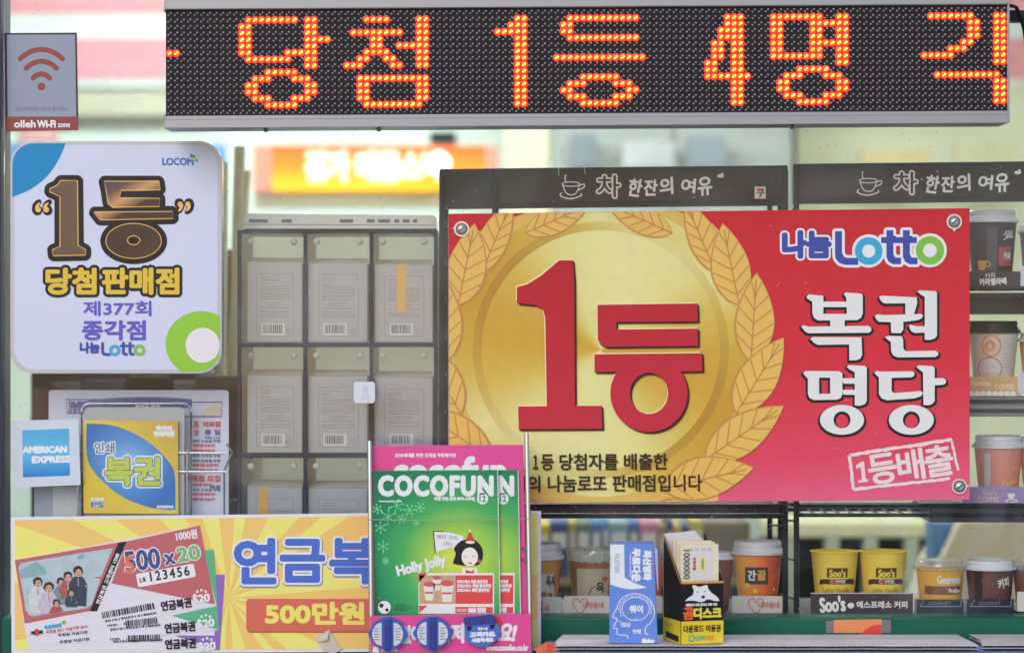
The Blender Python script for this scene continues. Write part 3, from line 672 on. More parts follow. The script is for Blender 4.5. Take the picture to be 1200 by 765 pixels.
# upper levels at the right
cup(1162, 341, 247, 44, 58, DBROWN, 'white', 'black cup with red patch and pale grey lid on the top level', shelf_y=341, lidh=14,
    bands=(('red_patch', mat('patch_red', (168, 62, 56), .4), 1166, 290, 1184, 312, .0006), ('grey_stripe', mat('stripe_grey', (84, 80, 86), .4), 1152, 268, 1164, 318, .0004)),
    prints=(('lettering', HWHITE, many(tx('커피', 1172, 296, 1182, 305, .0012, bold=.3), tx('라떼', 1174, 268, 1183, 284, .001, bold=.2, rot=-80))), ('gold_cup', mat('gold_print', (206, 160, 60), .4), many(pl([(1140, 306), (1152, 306), (1150, 317), (1142, 317)], .001), st_(ell(1153, 310, 3, 3, 14), 1.2, .001, True)))))
cup(1164, 462, 376, 44, 58, mat('cup_dotted', (206, 202, 198), .4, .04), 'dark', 'white dotted cup with orange circle and dark lid on the second level', shelf_y=462, lidh=14,
    prints=(('circle_print', mat('print_orange', (222, 150, 90), .4), many(st_(ell(1157, 405, 11, 12, 24), 2, .0006, True), pl(ell(1155, 405, 6.5, n=20), .0007))), ('red_print', mat('print_wine', (172, 74, 76), .4), pl(ell(1155, 432, 15, 14, 24), .0006)),
            ('lettering', HWHITE, many(tx('Flat', 1146, 425, 1154, 429, .0012), tx('Colombia', 1144, 431, 1168, 436, .0012, bold=.2))), ('dots', GREY_INK, lambda m, f: [m.poly(f, ell(1171 + 3.4 * i + (j % 2) * 1.7, 398 + 4 * j, .6, n=6), .0006) for i in range(5) for j in range(9)])))
cup(1170, 590, 510, 44, 56, mat('cup_salmon', (218, 140, 124), .45, .08, 25), 'white', 'salmon pink cup with white lid on the third level', shelf_y=590, lidh=14,
    prints=(('lettering', mat('script_orange', (238, 190, 120), .4), many(tx('Caramel', 1170, 560, 1190, 568, .001, rot=16, bold=.3), tx('latte', 1170, 570, 1186, 576, .001, rot=16, bold=.3), tx('Soo', 1182, 545, 1190, 549, .001)))),
    bands=(('white_side', mat('cup_white', (205, 205, 205), .4), 1148, 530, 1156, 586, .0005),))
for (yb, yt, bd, ld, lb) in ((341, 262, mat('cup_grey', (92, 84, 74), .4, .1), 'clear', 'grey brown cup cut by the right edge on the top level'), (462, 390, AMBER, 'white', 'amber cup cut by the right edge on the second level'), (590, 512, mat('cup_salmon', (218, 140, 124)), 'white', 'pink cup cut by the right edge on the third level')):
    cup(1222, yb, yt, 42, 54, bd, ld, lb, shelf_y=yb, lidh=10)
tray(1128, 1196, 318, 340, TBROWN, 'brown card tray with white script on the top level', (('lettering', HWHITE, many(tx('카라멜라떼', 1148, 326, 1179, 334, bold=.3, rot=3), tx('커피', 1154, 320, 1166, 326, rot=8))),))
tray(1128, 1193, 441, 463, mat('tray_tan', (196, 160, 110), .5, .08), 'tan card tray with white scalloped edge on the second level', (('scallops', HWHITE, lambda m, f: [m.poly(f, ell(1131 + 7 * i, 461, 3.4, 3, 12), .0005) for i in range(9)]), ('lettering', mat('tray_cream', (226, 206, 170), .5), many(tx('Flatwhite', 1138, 446, 1160, 452, bold=.2), tx('COFFEE', 1166, 450, 1188, 456, bold=.2)))))
tray(1128, 1260, 570, 592, mat('tray_violet', (150, 130, 178), .5, .05), 'violet card tray with cup print on the third level', (('lettering', mat('tray_rose', (206, 172, 186), .5), many(tx("Soo's", 1152, 575, 1168, 580, bold=.3), tx('COFFEE', 1146, 582, 1171, 588, bold=.4))), ('cup_print', HWHITE, many(pl([(1180, 578), (1190, 578), (1188, 584), (1182, 584)]), st_(ell(1185, 586.5, 7, 1.5, 16), 1, closed=True)))))
tray(1196, 1260, 312, 336, mat('tray_lilac', (196, 196, 214), .5, .04), 'lilac white card tray at the right edge on the top level')
tray(1195, 1260, 436, 462, MATS['tray_lilac'], 'lilac white card tray at the right edge on the second level')
for y0, y1, c0, lb in ((343, 368, (44, 44, 48), 'black shelf board under the top level of cups'), (466, 488, (150, 154, 162), 'grey glass shelf under the second level of cups'), (594, 612, (70, 72, 80), 'dark shelf board under the third level of cups')):
    tag(MB().prism(F(.062), rect(1090, y0, 1326, y1), -.18, 0).build('level_shelf', mat('level_%d' % y0, c0, .3, .1), bevel=.002), lb, 'shelf', 'shelf boards of the right hand rack')
tag(MB().prism(F(.06), rect(590, 594, 915, 609), -.18, -.03).build('level_shelf', mat('level_wine', (66, 52, 56), .4, .15), bevel=.002), 'dark shelf board just below the red signboard', 'shelf', 'shelf boards of the left hand rack')

# ================================================================== outside the glass
# ------------------------------------------------------------------ electronic message board
LD = -.13; fl = F(LD)
led = thing('message_board', 'long electronic message board with glowing orange Korean letters', 'electronic sign', P(688, 75, -.09))
ls = lambda x: -.0062 * (x - 198)
lq = lambda x0, y0, x1, y1: [(x0, y0 + ls(x0)), (x1, y0 + ls(x1)), (x1, y1 + ls(x1)), (x0, y1 + ls(x0))]
MB().prism(fl, lq(194, 11, 1181, 137), -.07, -.003).build('back_case', mat('case_dark', (48, 46, 52), .5, .06), led)
PANEL = mat('led_panel', (34, 28, 34), .55, .12, 30)
MB().prism(fl, lq(195, 12.6, 1180, 136.2), -.002, 0).build('face_panel', PANEL, led)
for nm, y0, y1 in (('top_rail', -14, 12.4), ('bottom_rail', 136.4, 150.5)):
    m = MB(); m.prism(fl, lq(193, y0, 1181, y1), -.07, .006)
    if nm == 'bottom_rail': m.prism(fl, lq(193.2, 140, 1180.8, 141), .0061, .0066)
    m.build(nm, ALU, led, bevel=.0015)
for q, a, b in ((lq(192, 8, 194.4, 14), -.02, .007), (lq(192, 135, 194.4, 140), -.02, .007), (lq(1179.6, 136, 1182.5, 150), -.02, .007), (lq(1180, 8, 1182.6, 135.8), -.05, .004)): MB().prism(fl, q, a, b).build('end_cap', ALU, led, bevel=.0006)
for x in (310, 443, 930): MB().dome(fl, x, 152 + ls(x), 3.2, -.02, .012, 10).build('bolt', mat('bolt_steel', (140, 140, 146), .35, .05, metal=.8), led, smooth=True)
G = {}
def rows(s, c0, spec):
    for r, rs in spec.items():
        for a, b in rs:
            for c in range(a, b + 1): G.setdefault(s, set()).add((r, c))
rows('dash', 0, {6: [(0, 1)]})
rows('당', 0, {1: [(12, 19), (21, 22)], 2: [(11, 12), (21, 22)], 3: [(11, 12), (21, 22)], 4: [(11, 12), (21, 24)], 5: [(11, 12), (21, 22)], 6: [(11, 12), (18, 22)], 7: [(12, 18), (21, 22)], 8: [(21, 22)], 9: [(15, 19)], 10: [(13, 15), (19, 21)], 11: [(12, 13), (21, 22)], 12: [(12, 13), (21, 22)], 13: [(13, 15), (19, 21)], 14: [(15, 19)]})
rows('첨', 0, {1: [(30, 33), (38, 39)], 2: [(38, 39)], 3: [(28, 35), (38, 39)], 4: [(31, 32), (38, 39)], 5: [(31, 32), (35, 39)], 6: [(30, 33), (38, 39)], 7: [(29, 30), (33, 34), (38, 39)], 8: [(27, 29), (34, 35), (38, 39)], 10: [(29, 39)], 11: [(29, 30), (38, 39)], 12: [(29, 30), (38, 39)], 13: [(29, 30), (38, 39)], 14: [(30, 38)]})
rows('1', 0, {1: [(53, 54)], 2: [(52, 54)], 3: [(50, 54)], **{r: [(53, 54)] for r in range(4, 15)}})
rows('등', 0, {1: [(61, 71)], 2: [(60, 61)], 3: [(60, 61)], 4: [(61, 71)], 7: [(59, 72)], 10: [(63, 68)], 11: [(61, 63), (68, 70)], 12: [(60, 61), (70, 71)], 13: [(61, 63), (68, 70)], 14: [(63, 68)]})
# digit 4, 명 and the cut 각: columns counted from the photo
rows('4', 0, {1: [(85, 87)], 2: [(85, 87)], 3: [(84, 87)], 4: [(84, 87)], 5: [(83, 84), (86, 87)], 6: [(83, 84), (86, 87)], 7: [(83, 84), (86, 87)], 8: [(82, 83), (86, 87)], 9: [(82, 83), (86, 87)], 10: [(82, 88)], 11: [(86, 87)], 12: [(86, 87)], 13: [(86, 87)], 14: [(86, 87)]})
rows('명', 0, {1: [(92, 99), (102, 103)], 2: [(92, 93), (98, 103)], 3: [(92, 93), (98, 99), (102, 103)], 4: [(92, 93), (98, 99), (102, 103)], 5: [(92, 93), (98, 103)], 6: [(92, 93), (98, 99), (102, 103)], 7: [(92, 99), (102, 103)], 8: [(102, 103)], 9: [(96, 100)], 10: [(94, 96), (100, 102)], 11: [(93, 94), (102, 103)], 12: [(93, 94), (102, 103)], 13: [(94, 96), (100, 102)], 14: [(96, 100)]})
rows('각', 0, {1: [(116, 122), (126, 127)], 2: [(122, 123), (126, 127)], 3: [(122, 123), (126, 127)], 4: [(122, 123), (126, 127)], 5: [(121, 122), (126, 127)], 6: [(119, 121), (126, 127)], 7: [(115, 119), (126, 127)], 8: [(126, 127)], 10: [(117, 126)], 11: [(126, 127)], 12: [(126, 127)], 13: [(126, 127)], 14: [(126, 127)]})
LX = lambda c: 198.8 + 7.69 * c
LY = lambda r, c: 17.0 + 7.66 * r + ls(LX(c))
lit = set().union(*G.values())
def bead(m, x, y, r, h0, hh, n=7):
    m.mesh([fl(x + r * math.cos(2 * math.pi * k / n), y + r * math.sin(2 * math.pi * k / n), h0) for k in range(n)] + [fl(x + r * .6 * math.cos(2 * math.pi * k / n), y + r * .6 * math.sin(2 * math.pi * k / n), h0 + hh * .8) for k in range(n)] + [fl(x, y, h0 + hh)],
           [(k, (k + 1) % n, n + (k + 1) % n, n + k) for k in range(n)] + [(n + k, n + (k + 1) % n, 2 * n) for k in range(n)])
m = MB()
for r in range(16):
    for c in range(128):
        if (r, c) in lit: continue
        x, y = LX(c), LY(r, c)
        bead(m, x + 1.4, y - 1.3, 1.2, .0001, .0018); bead(m, x - 1.4, y + 1.3, 1.1, .0001, .0018)
o = m.build('unlit_diode', mat('diode_clear', (176, 172, 180), .3, .25, 300), led, smooth=True); o['kind'] = 'stuff'
LR = random.Random(31); HOT = mat('diode_amber', (255, 214, 70), emit=3.0); HALO = mat('red_halo', (240, 26, 10), emit=1.5)
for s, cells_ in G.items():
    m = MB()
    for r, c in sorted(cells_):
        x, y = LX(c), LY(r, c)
        m.cur = 1; bead(m, x, y, 4.7, .0001, .0004, 10); m.cur = 2; bead(m, x, y, 2.7, .0004, .0008, 10)  # wide red disc paints the bloom around each lit diode
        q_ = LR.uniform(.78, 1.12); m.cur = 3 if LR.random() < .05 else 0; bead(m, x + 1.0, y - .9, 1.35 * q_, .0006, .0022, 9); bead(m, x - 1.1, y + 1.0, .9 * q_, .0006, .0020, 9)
    m.build('lit_character', [HOT, HALO, mat('diode_orange', (255, 78, 10), emit=2.4), mat('diode_green', (190, 206, 60), emit=1.4)], led, smooth=True)
cb = MB(); cb.tube([Vector(p) for p in smooth_path([tuple(fl(1182, 4, -.03)), tuple(fl(1192, 6, -.02)), tuple(fl(1199, 14, -.03)), tuple(fl(1208, 32, -.05)), tuple(fl(1216, 60, -.08))])], .0028, 8)
tag(cb.build('power_cable', BLACK, smooth=True), 'thin black cable curving out of the electronic board', 'cable')
tag(MB().prism(F(-.09), rect(1180, 12, 1440, 25), -.03, 0).build('mounting_bar', BLACK, bevel=.001), 'black mounting bar at the right end of the electronic board', 'bar')

# ------------------------------------------------------------------ wireless sticker
fw = F(-.0008)
wf = thing('wireless_sticker', 'grey and red wireless network sticker in the top left corner', 'sticker', P(49, 153, -.001))
MB().prism(fw, [(5, 39), (90, 38.5), (92, 153), (6.5, 154)], -.0004, .0002).build('sticker_edge', mat('sticker_edge', (76, 62, 72), .5), wf)
m = MB(); m.poly(fw, [(8, 41), (88, 41), (89.5, 137), (9, 137)], .0004); m.build('grey_field', mat('sticker_grey', (138, 148, 172), .35, .04, 20), wf)
MB().poly(fw, [(6.5, 137.3), (91.7, 137.3), (92, 153), (6.8, 153.6)], .0004).build('red_band', mat('sticker_red', (136, 28, 42), .35, .05), wf)
m = MB(); MR = mat('sticker_mark', (136, 34, 40), .35, .05)
for r_, w, sp in ((42, 6, 41), (29, 6, 43), (15, 6, 46)):
    arc = ell(48.5, 103, r_ * .9, r_ * 1.06, 24, -90 - sp, -90 + sp)
    m.stroke(fw, arc, w, .0006); m.poly(fw, ell(arc[0][0], arc[0][1], w / 2, n=12), .00062); m.poly(fw, ell(arc[-1][0], arc[-1][1], w / 2, n=12), .00062)
m.poly(fw, ell(48.7, 101.8, 4.6, n=20), .0006); m.build('signal_emblem', MR, wf)
m = MB(); m.text(fw, 'olleh', 17, 141.5, 41.5, 149.5, .0007, bold=.45); m.text(fw, 'Wi-Fi', 44, 141.5, 65, 149.5, .0007, bold=.5); m.text(fw, 'zone', 68, 145, 82, 149.3, .0007, bold=.2)
m.build('lettering', WHITE, wf)
MB().text(fw, '무선인터넷을 마음껏 즐기세요!', 18, 125.5, 80, 130.5, .0006).build('slogan', mat('sticker_ink', (96, 98, 118), .5), wf)
# ------------------------------------------------------------------ rounded white shop sign
fs = F(-.034)
ws = thing('shop_sign', 'white rounded lightbox sign with a big bronze 1등 and green ring corner', 'sign', P(136, 437, -.02))
body = rrect(12, 165.5, 260, 437.5, 27, 8)
EDGE = mat('sign_edge', (186, 186, 200), .15, .04, 30)
ws = MB().prism(fs, body, -.03, 0).build('acrylic_body', EDGE, ws, bevel=.005, seg=3)
face = rrect(17, 170, 255, 433, 24, 8); FACE = mat('sign_face', (208, 214, 241), .15, .03, 6, spec=.25)
MB().poly(fs, face, .0003).build('face', FACE, ws)
cp = [(max(12.5, x), y) for x, y in body]
SB = mat('sign_blue', (26, 138, 200), .2, .03, spec=.15); SG = mat('sign_green', (128, 196, 48), .15, .03)
cpoly = rrect(14.5, 168, 257.5, 435, 25, 8)
MB().poly(fs, clip([(12, 165), (78, 165)] + smooth_path([(78, 165), (70, 185), (56, 206), (36, 222), (12, 232)], 4)[1:], cpoly), .0006).build('blue_corner', SB, ws)
MB().poly(fs, clip(ell(236, 403, 42, 38.5, 48), cpoly), .0006).build('green_ring', SG, ws)
MB().poly(fs, ell(237.5, 404.5, 20, 20.5, 36), .0009).build('ring_center', mat('sign_white', (226, 222, 236), .15, .02), ws)
z5 = lambda pts: [(x / 2.552, 150 + y / 2.552) for x, y in pts]
one = z5([(182, 158), (232, 158), (234, 352), (256, 364), (256, 380), (160, 382), (158, 364), (180, 355), (180, 205), (150, 192), (150, 182), (172, 172)])
dg = z5([(312, 160), (475, 160), (479, 185), (362, 187), (357, 210), (478, 211), (477, 235), (338, 237), (324, 226), (318, 188)]); bar = z5([(282, 252), (516, 250), (518, 271), (300, 275)])
ro, ri_ = ell(400 / 2.552, 150 + 338 / 2.552, 32.5, 20.5, 44), ell(400 / 2.552, 150 + 336 / 2.552, 7.2, 5.2, 26)
m = MB()
for q in (one, dg, bar): m.fatpoly(fs, q, .0010, 6.6)
m.fatpoly(fs, ro, .0010, 6.6, (), n=10)
m.text(fs, '“', 40, 236, 59, 250, .0010, bold=2.6); m.text(fs, '”', 207, 235, 225, 249, .0010, bold=2.6)
m.build('outline', mat('sign_black', (36, 32, 40), .25, .05), ws)
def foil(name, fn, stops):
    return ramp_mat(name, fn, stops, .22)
lo = LOC[ws]
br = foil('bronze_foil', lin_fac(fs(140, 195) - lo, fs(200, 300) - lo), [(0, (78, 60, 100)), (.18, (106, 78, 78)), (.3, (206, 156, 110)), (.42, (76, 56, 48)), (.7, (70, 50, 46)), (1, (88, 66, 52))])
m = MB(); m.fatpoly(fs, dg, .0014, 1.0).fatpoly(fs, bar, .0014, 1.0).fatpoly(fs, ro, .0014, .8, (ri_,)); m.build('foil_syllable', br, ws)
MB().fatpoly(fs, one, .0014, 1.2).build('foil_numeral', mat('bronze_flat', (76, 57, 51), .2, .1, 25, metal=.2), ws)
GOLDL = mat('gold_line', (196, 160, 92), .25, .08, metal=.3)
m = MB()
for q in (one, dg, bar, ro): m.stroke(fs, q, .9, .0016, True)
m.stroke(fs, ri_, .9, .0016, True); m.text(fs, '“', 42, 238, 57, 248.5, .0016, bold=.7); m.text(fs, '”', 209, 237, 223, 247.5, .0016, bold=.7)
m.build('gold_edging', GOLDL, ws)
m = MB(); m.text(fs, '당첨', 55, 315, 112, 344, .0010, bold=4.8); m.text(fs, '판매점', 121, 315, 209, 344, .0010, bold=4.8); m.build('outline', MATS['sign_black'], ws)
m = MB(); m.text(fs, '당첨', 55, 315, 112, 344, .0015, bold=1.5); m.text(fs, '판매점', 121, 315, 209, 344, .0015, bold=1.5); m.build('gold_lettering', mat('sign_gold', (222, 186, 46), .3, .04), ws)
m = MB(); m.text(fs, '제377회', 98, 353, 177, 370, .0008, bold=.55); m.text(fs, '종각점', 97, 376, 170, 398, .0008, bold=1.0); m.build('violet_lettering', mat('sign_violet', (78, 76, 196), .3, .03), ws)
def lotto(parent, f, hs, x0, y0, sc, white=True, small=None):
    """logo: two bold syllables then four rounded letters; unit height 1 = sc px"""
    L = lambda a, b: (x0 + a * sc, y0 + b * sc)
    Lp = [L(1.58, 0), L(1.79, 0), L(1.79, .66), L(1.85, .78), L(1.97, .81), L(2.28, .81), L(2.28, 1.02), L(1.9, 1.02), L(1.72, .97), L(1.6, .84), L(1.58, .7)]
    o1 = (ell(*L(2.60, .60), .42 * sc, n=36), ell(*L(2.60, .60), .20 * sc, n=28)); o2 = (ell(*L(4.46, .58), .43 * sc, n=36), ell(*L(4.46, .58), .21 * sc, n=28))
    tp = [[L(a, -.03), L(a + .21, -.03), L(a + .21, .70), L(a + .27, .80), L(a + .44, .80), L(a + .44, 1.0), L(a + .2, 1.0), L(a + .06, .92), L(a, .78)] for a in (3.14, 3.64)]
    cb_ = [L(2.98, .18), L(4.06, .18), L(4.06, .36), L(2.98, .36)]
    if white:
        m = MB(); b = .085 * sc
        m.text(f, '나눔', *L(.02, .02), *L(1.42, .78), hs, bold=.115 * sc, n=18)
        for q in [Lp, cb_] + tp: m.fatpoly(f, q, hs, b)
        m.fatpoly(f, o1[0], hs, b); m.fatpoly(f, o2[0], hs, b); m.build('logo_outline', WHITE, parent)
    m = MB(); m.text(f, '나눔', *L(.02, .02), *L(1.42, .78), hs + .0004, bold=.055 * sc)
    for q in [Lp] + tp: m.poly(f, q, hs + .0004)
    m.poly(f, cb_, hs + .0005); m.build('logo_lettering', NAVY, parent)
    MB().poly(f, o1[0], hs + .0006, (o1[1],)).build('logo_ring', SKYBLUE, parent); MB().poly(f, o2[0], hs + .0006, (o2[1],)).build('logo_ring', LIME, parent)
lotto(ws, fs, .0008, 94, 401, 15.6, white=False)
m = MB(); m.text(fs, 'LOCOM', 190.5, 185.5, 226.5, 193.5, .0008, bold=.5); m.build('blue_lettering', mat('sign_navy', (40, 110, 190), .3), ws)
m = MB(); m.cur = 0; m.poly(fs, [(222, 184), (224, 180), (229, 183), (228, 186)], .0009); m.poly(fs, [(228, 188), (232, 190), (231, 186)], .0009); m.cur = 1; m.poly(fs, ell(227, 186.5, 2.4, 2.0, 10), .0011); m.build('leaf_emblem', [MATS['sign_navy'], SG], ws)
# ------------------------------------------------------------------ payment card sticker
fx = F(-.0008)
t = thing('card_sticker', 'white square sticker with blue payment card emblem, slightly peeling', 'sticker', P(53, 572, -.001))
MB().prism(fx, [(13, 493), (92, 490.5), (94.5, 568), (15, 571)], -.0004, .0002).build('paper', mat('sticker_paper', (204, 214, 230), .4, .04, 30), t)
bl = ramp_mat('card_blue', lin_fac(fx(0, 503) - LOC[t], fx(0, 558) - LOC[t]), [(0, (84, 172, 222)), (.5, (104, 190, 236)), (1, (44, 132, 204))], .35)
MB().poly(fx, [(26, 504), (81, 502), (82, 557), (27, 559)], .0004).build('blue_square', bl, t)
m = MB(); m.text(fx, 'AMERICAN', 27, 523, 78, 530, .0007, bold=.8, rot=1); m.text(fx, 'EXPRESS', 38, 534.5, 82, 541.5, .0007, bold=.8, rot=1); m.build('lettering', mat('card_white', (232, 236, 242), .4, .02), t)

# ------------------------------------------------------------------ behind the glass, left: sheets and wire holder
fp = F(.05)
t = thing('newspaper_sheet', 'pale printed sheet with blue oval heading behind the wire holder', 'poster', P(165, 625, .05))
MB().prism(fp, rrect(57, 457, 268, 625, 4, 4), -.002, 0).build('paper', mat('sheet_lilac', (204, 204, 226), .55, .03, 10), t)
MB().poly(fp, clip(ell(170, 477, 88, 12, 40), rect(57, 464, 225, 478)), .0004).build('oval_heading', mat('sheet_blue', (70, 84, 150), .5, .05), t)
m = MB(); m.stroke(fp, rect(78, 468, 122, 484), 1.6, .0007, True); m.stroke(fp, rect(206, 471, 260, 488), 1.6, .0007, True); m.text(fp, '연금복권', 80, 470, 116, 477, .0007, bold=.5); m.text(fp, '당첨번호안내', 80, 478, 112, 483, .0007, bold=.3)
m.build('violet_print', mat('sheet_violet', (108, 92, 160), .5), t)
MB().text(fp, '행복한 노후', 158, 472, 188, 477, .0007, bold=.3).build('pale_print', WHITE, t)
MB().poly(fp, [(236, 487), (242, 478), (252, 474), (259, 477), (259, 487)], .0006).build('beige_picture', mat('sheet_beige', (206, 186, 172), .5), t)
m = MB(); m.text(fp, '이모집', 238, 494, 258, 500, .0007, bold=.6); m.text(fp, '조', 227, 494, 233, 500, .0007, bold=.5); m.text(fp, '당', 228, 503, 233, 510, .0007, bold=.4)
for y0 in (520, 526, 543, 549, 566, 577, 583): m.text(fp, '당첨자를 모십니다', 226, y0, 256 - (y0 % 3) * 4, y0 + 3.4, .0007, bold=.25)
m.text(fp, '판매점 모집', 216, 557, 258, 564, .0007, bold=.5); m.build('red_print', mat('sheet_red', (206, 74, 84), .5), t)
m = MB(); m.text(fp, '총 일', 240, 503, 258, 509, .0007, bold=.4); m.text(fp, '032-123', 240, 511, 258, 514, .0007, bold=.2)
for y0 in (515, 532, 538, 572): m.text(fp, '매주 수요일 추첨', 226, y0, 258, y0 + 3.4, .0007, bold=.2)
m.text(fp, '복권', 246, 568, 258, 573, .0007, bold=.3); m.build('blue_print', mat('sheet_ink', (88, 98, 150), .5), t)
t = thing('grey_folder', 'grey blue paper folder standing under the payment card sticker', 'folder', P(68, 622, .035))
MB().prism(F(.035), rect(40, 562, 95, 622), -.006, 0).build('cover', mat('folder_grey', (150, 158, 178), .55, .06), t); MB().poly(F(.035), rect(62, 570, 90, 620), .0005).build('pale_panel', mat('folder_pale', (186, 190, 200), .55, .05), t)
fh = F(.02)
hold = thing('wire_holder', 'chrome wire leaflet holder with rounded frame behind the glass', 'holder', P(160, 625, .03))
w = MB(); lp = rrect(96, 473, 224, 640, 9, 5); w.tube([fh(x, y, 0) for x, y in lp], .0019, 8, closed=True); w.build('rear_frame', CHROME, hold, smooth=True)
for y0 in (530, 552): MB().tube([fh(94, y0, .004), fh(266, y0 + .5, .004)], .0016, 8).build('cross_wire', CHROME, hold, smooth=True)
MB().tube([fh(266, 520, .004), fh(272, 530, .0), fh(262, 552, -.01), fh(262, 640, -.01)], .0016, 8).build('side_wire', CHROME, hold, smooth=True)
MB().tube([fh(220, 526, .005), fh(220, 640, .005)], .0016, 8).build('side_wire', CHROME, hold, smooth=True)
MB().tube([fh(92, 545, .005), fh(92, 640, .005)], .0016, 8).build('side_wire', CHROME, hold, smooth=True)
t = thing('grey_card', 'plain grey card sheet standing behind the blue and yellow leaflet', 'card', P(155, 605, .018))
MB().prism(F(.018), rrect(99, 477, 216, 605, 6, 4), -.001, 0).build('sheet', mat('card_grey', (168, 170, 178), .5, .03), t)
ff = F(.011); lf = thing('leaflet', 'yellow square leaflet with blue leaf shape and 복권 lettering', 'leaflet', P(154, 602, .011))
quad = [(97, 492), (208.5, 493.5), (209, 602), (98, 601)]
ly = ramp_mat('leaflet_yellow', lin_fac(ff(97, 600) - LOC[lf], ff(209, 493) - LOC[lf]), [(0, (226, 186, 52)), (.5, (228, 206, 92)), (1, (206, 160, 66))], .4)
lf = MB().prism(ff, quad, -.004, 0).build('paper', ly, lf)
lb_ = ramp_mat('leaflet_blue', rad_fac(ff(150, 545) - LOC[lf], .07), [(0, (150, 196, 236)), (.5, (86, 150, 218)), (1, (44, 110, 192))], .4)
leaf = [(101.5, 496)] + smooth_path([(101.5, 496), (130, 498), (158, 508), (182, 524), (200, 544), (205, 560), (205.5, 597)], 5)[1:-1] + [(205.5, 597)] + smooth_path([(205.5, 597), (180, 595), (150, 585), (125, 568), (107, 548), (101.5, 530), (101.5, 496)], 5)[1:-1]
MB().poly(ff, leaf, .0004).build('blue_leaf', lb_, lf)
m = MB(); m.text(ff, '인쇄', 111, 518, 134, 531, .0007, bold=1.6); m.text(ff, '복권', 124, 536, 187, 568, .0006, bold=4.4); m.text(ff, '즉석식', 183, 499, 201, 504, .0007, bold=1.0); m.text(ff, '인쇄복권', 181, 505, 204, 511, .0007, bold=1.0); m.text(ff, '한국연합복권', 107, 583, 122, 586, .0007, bold=.3); m.text(ff, '한국연합복권', 184, 592, 203, 595, .0007, bold=.3)
m.text(ff, 'PS', 107, 588, 121, 594, .0006, bold=1.2)
m.build('white_lettering', WHITE, lf)
m = MB(); m.text(ff, '인쇄', 111, 518, 134, 531, .0011, bold=.3); m.text(ff, '복권', 124, 536, 187, 568, .0009, bold=2.6); m.text(ff, 'PS', 107, 588, 121, 594, .0009, bold=.5); m.build('blue_lettering', mat('leaflet_ink', (72, 120, 176), .4), lf)
m = MB(); m.text(ff, '복권', 124, 536, 187, 568, .0013, bold=1.4); m.build('green_lettering', mat('leaflet_green', (190, 204, 66), .4, .04), lf)
# ------------------------------------------------------------------ little white knob on the glass
fk = F(-.0005)
t = thing('glass_knob', 'small square white plastic knob stuck on the glass before the cartons', 'knob', P(427.5, 472, -.001))
MB().prism(fk, rrect(415, 447, 440, 472, 3.5, 4), 0, .013).build('cap', mat('knob_white', (214, 218, 230), .3, .03), t, bevel=.0025, seg=3)
m = MB(); m.poly(fk, ell(428.5, 456, 3.3, 4, 16), .01345).poly(fk, [(423, 468), (425, 461), (432, 461), (434, 468)], .01345); m.build('figure_mark', mat('knob_grey', (198, 204, 220), .3), t)

# ------------------------------------------------------------------ red and gold signboard
fr_ = F(-.022)
board = thing('signboard', 'red and gold signboard with huge red 1등 in a leaf wreath', 'sign', P(831, 588, -.018))
BQ = [(525.5, 250.5), (1136.5, 244), (1136.5, 585.5), (526, 590)]
BI = [(526, 250.9), (1136, 244.5), (1136, 585.1), (526.5, 589.5)]
lo = LOC[board]; O = lambda a, b: fr_(a, b) - lo
redg = ramp_mat('board_red', lin_fac(O(1000, 250), O(1030, 600)), [(0, (200, 40, 52)), (.5, (212, 50, 66)), (.8, (222, 72, 98)), (1, (228, 104, 144))], .38)
board_thing = board; board = MB().prism(fr_, BQ, -.005, 0).build('board', redg, board, bevel=.0008)
GOLDF = ramp_mat('wreath_ground', rad_fac(O(704, 410), .26), [(0, (214, 186, 96)), (.8, (216, 190, 100)), (.9, (224, 176, 92)), (1, (226, 184, 108))], .38)
MB().poly(fr_, clip([(525, 330), (540, 280), (600, 255), (640, 243), (780, 243), (835, 262), (868, 300), (884, 360), (884, 440), (868, 500), (838, 545), (842, 586), (800, 592), (520, 592)], BI), .0002).build('gold_ground', GOLDF, board)
CEN = O(704, 410)
m = MB(); dsk = ramp_mat('medal_outer', ang_fac(CEN, -.6), [(0, (204, 156, 56)), (.4, (214, 184, 84)), (.75, (228, 220, 150)), (1, (220, 210, 128))], .36)
m.poly(fr_, clip(ell(704, 410, 172, n=96), BI), .0004); m.build('medal_disc', dsk, board)
rim = ramp_mat('medal_rim', ang_fac(CEN, 2.6), [(0, (222, 214, 146)), (.45, (206, 176, 84)), (1, (184, 140, 56))], .36)
MB().poly(fr_, ell(704, 410, 150, n=96), .0006, (ell(704, 410, 140, n=96),)).build('medal_rim', rim, board)
core = ramp_mat('medal_face', ang_fac(CEN, -1.1), [(0, (210, 164, 62)), (.3, (216, 188, 92)), (.65, (226, 218, 140)), (1, (230, 224, 156))], .36)
MB().poly(fr_, ell(704, 410, 139.9, n=96), .0007).build('medal_face', core, board)
LEAFC = mat('leaf_gold', (226, 182, 88), .38, .05, 14); LEAFL = mat('leaf_line', (196, 138, 66), .38, .04)
lv = MB(); ln = MB()
RB = [((787, 273), (712, 240), 15, 15), ((838, 318), (803, 236), 19, 14), ((866, 357), (847, 263), 21, 23), ((880, 423), (886.5, 321), 24, 20), ((863, 484), (917.5, 396.5), 22, 22), ((827, 538), (917.5, 476), 22, 22), ((778, 572), (882, 548), 22, 25), ((760, 610), (826, 600), 16, 20)]
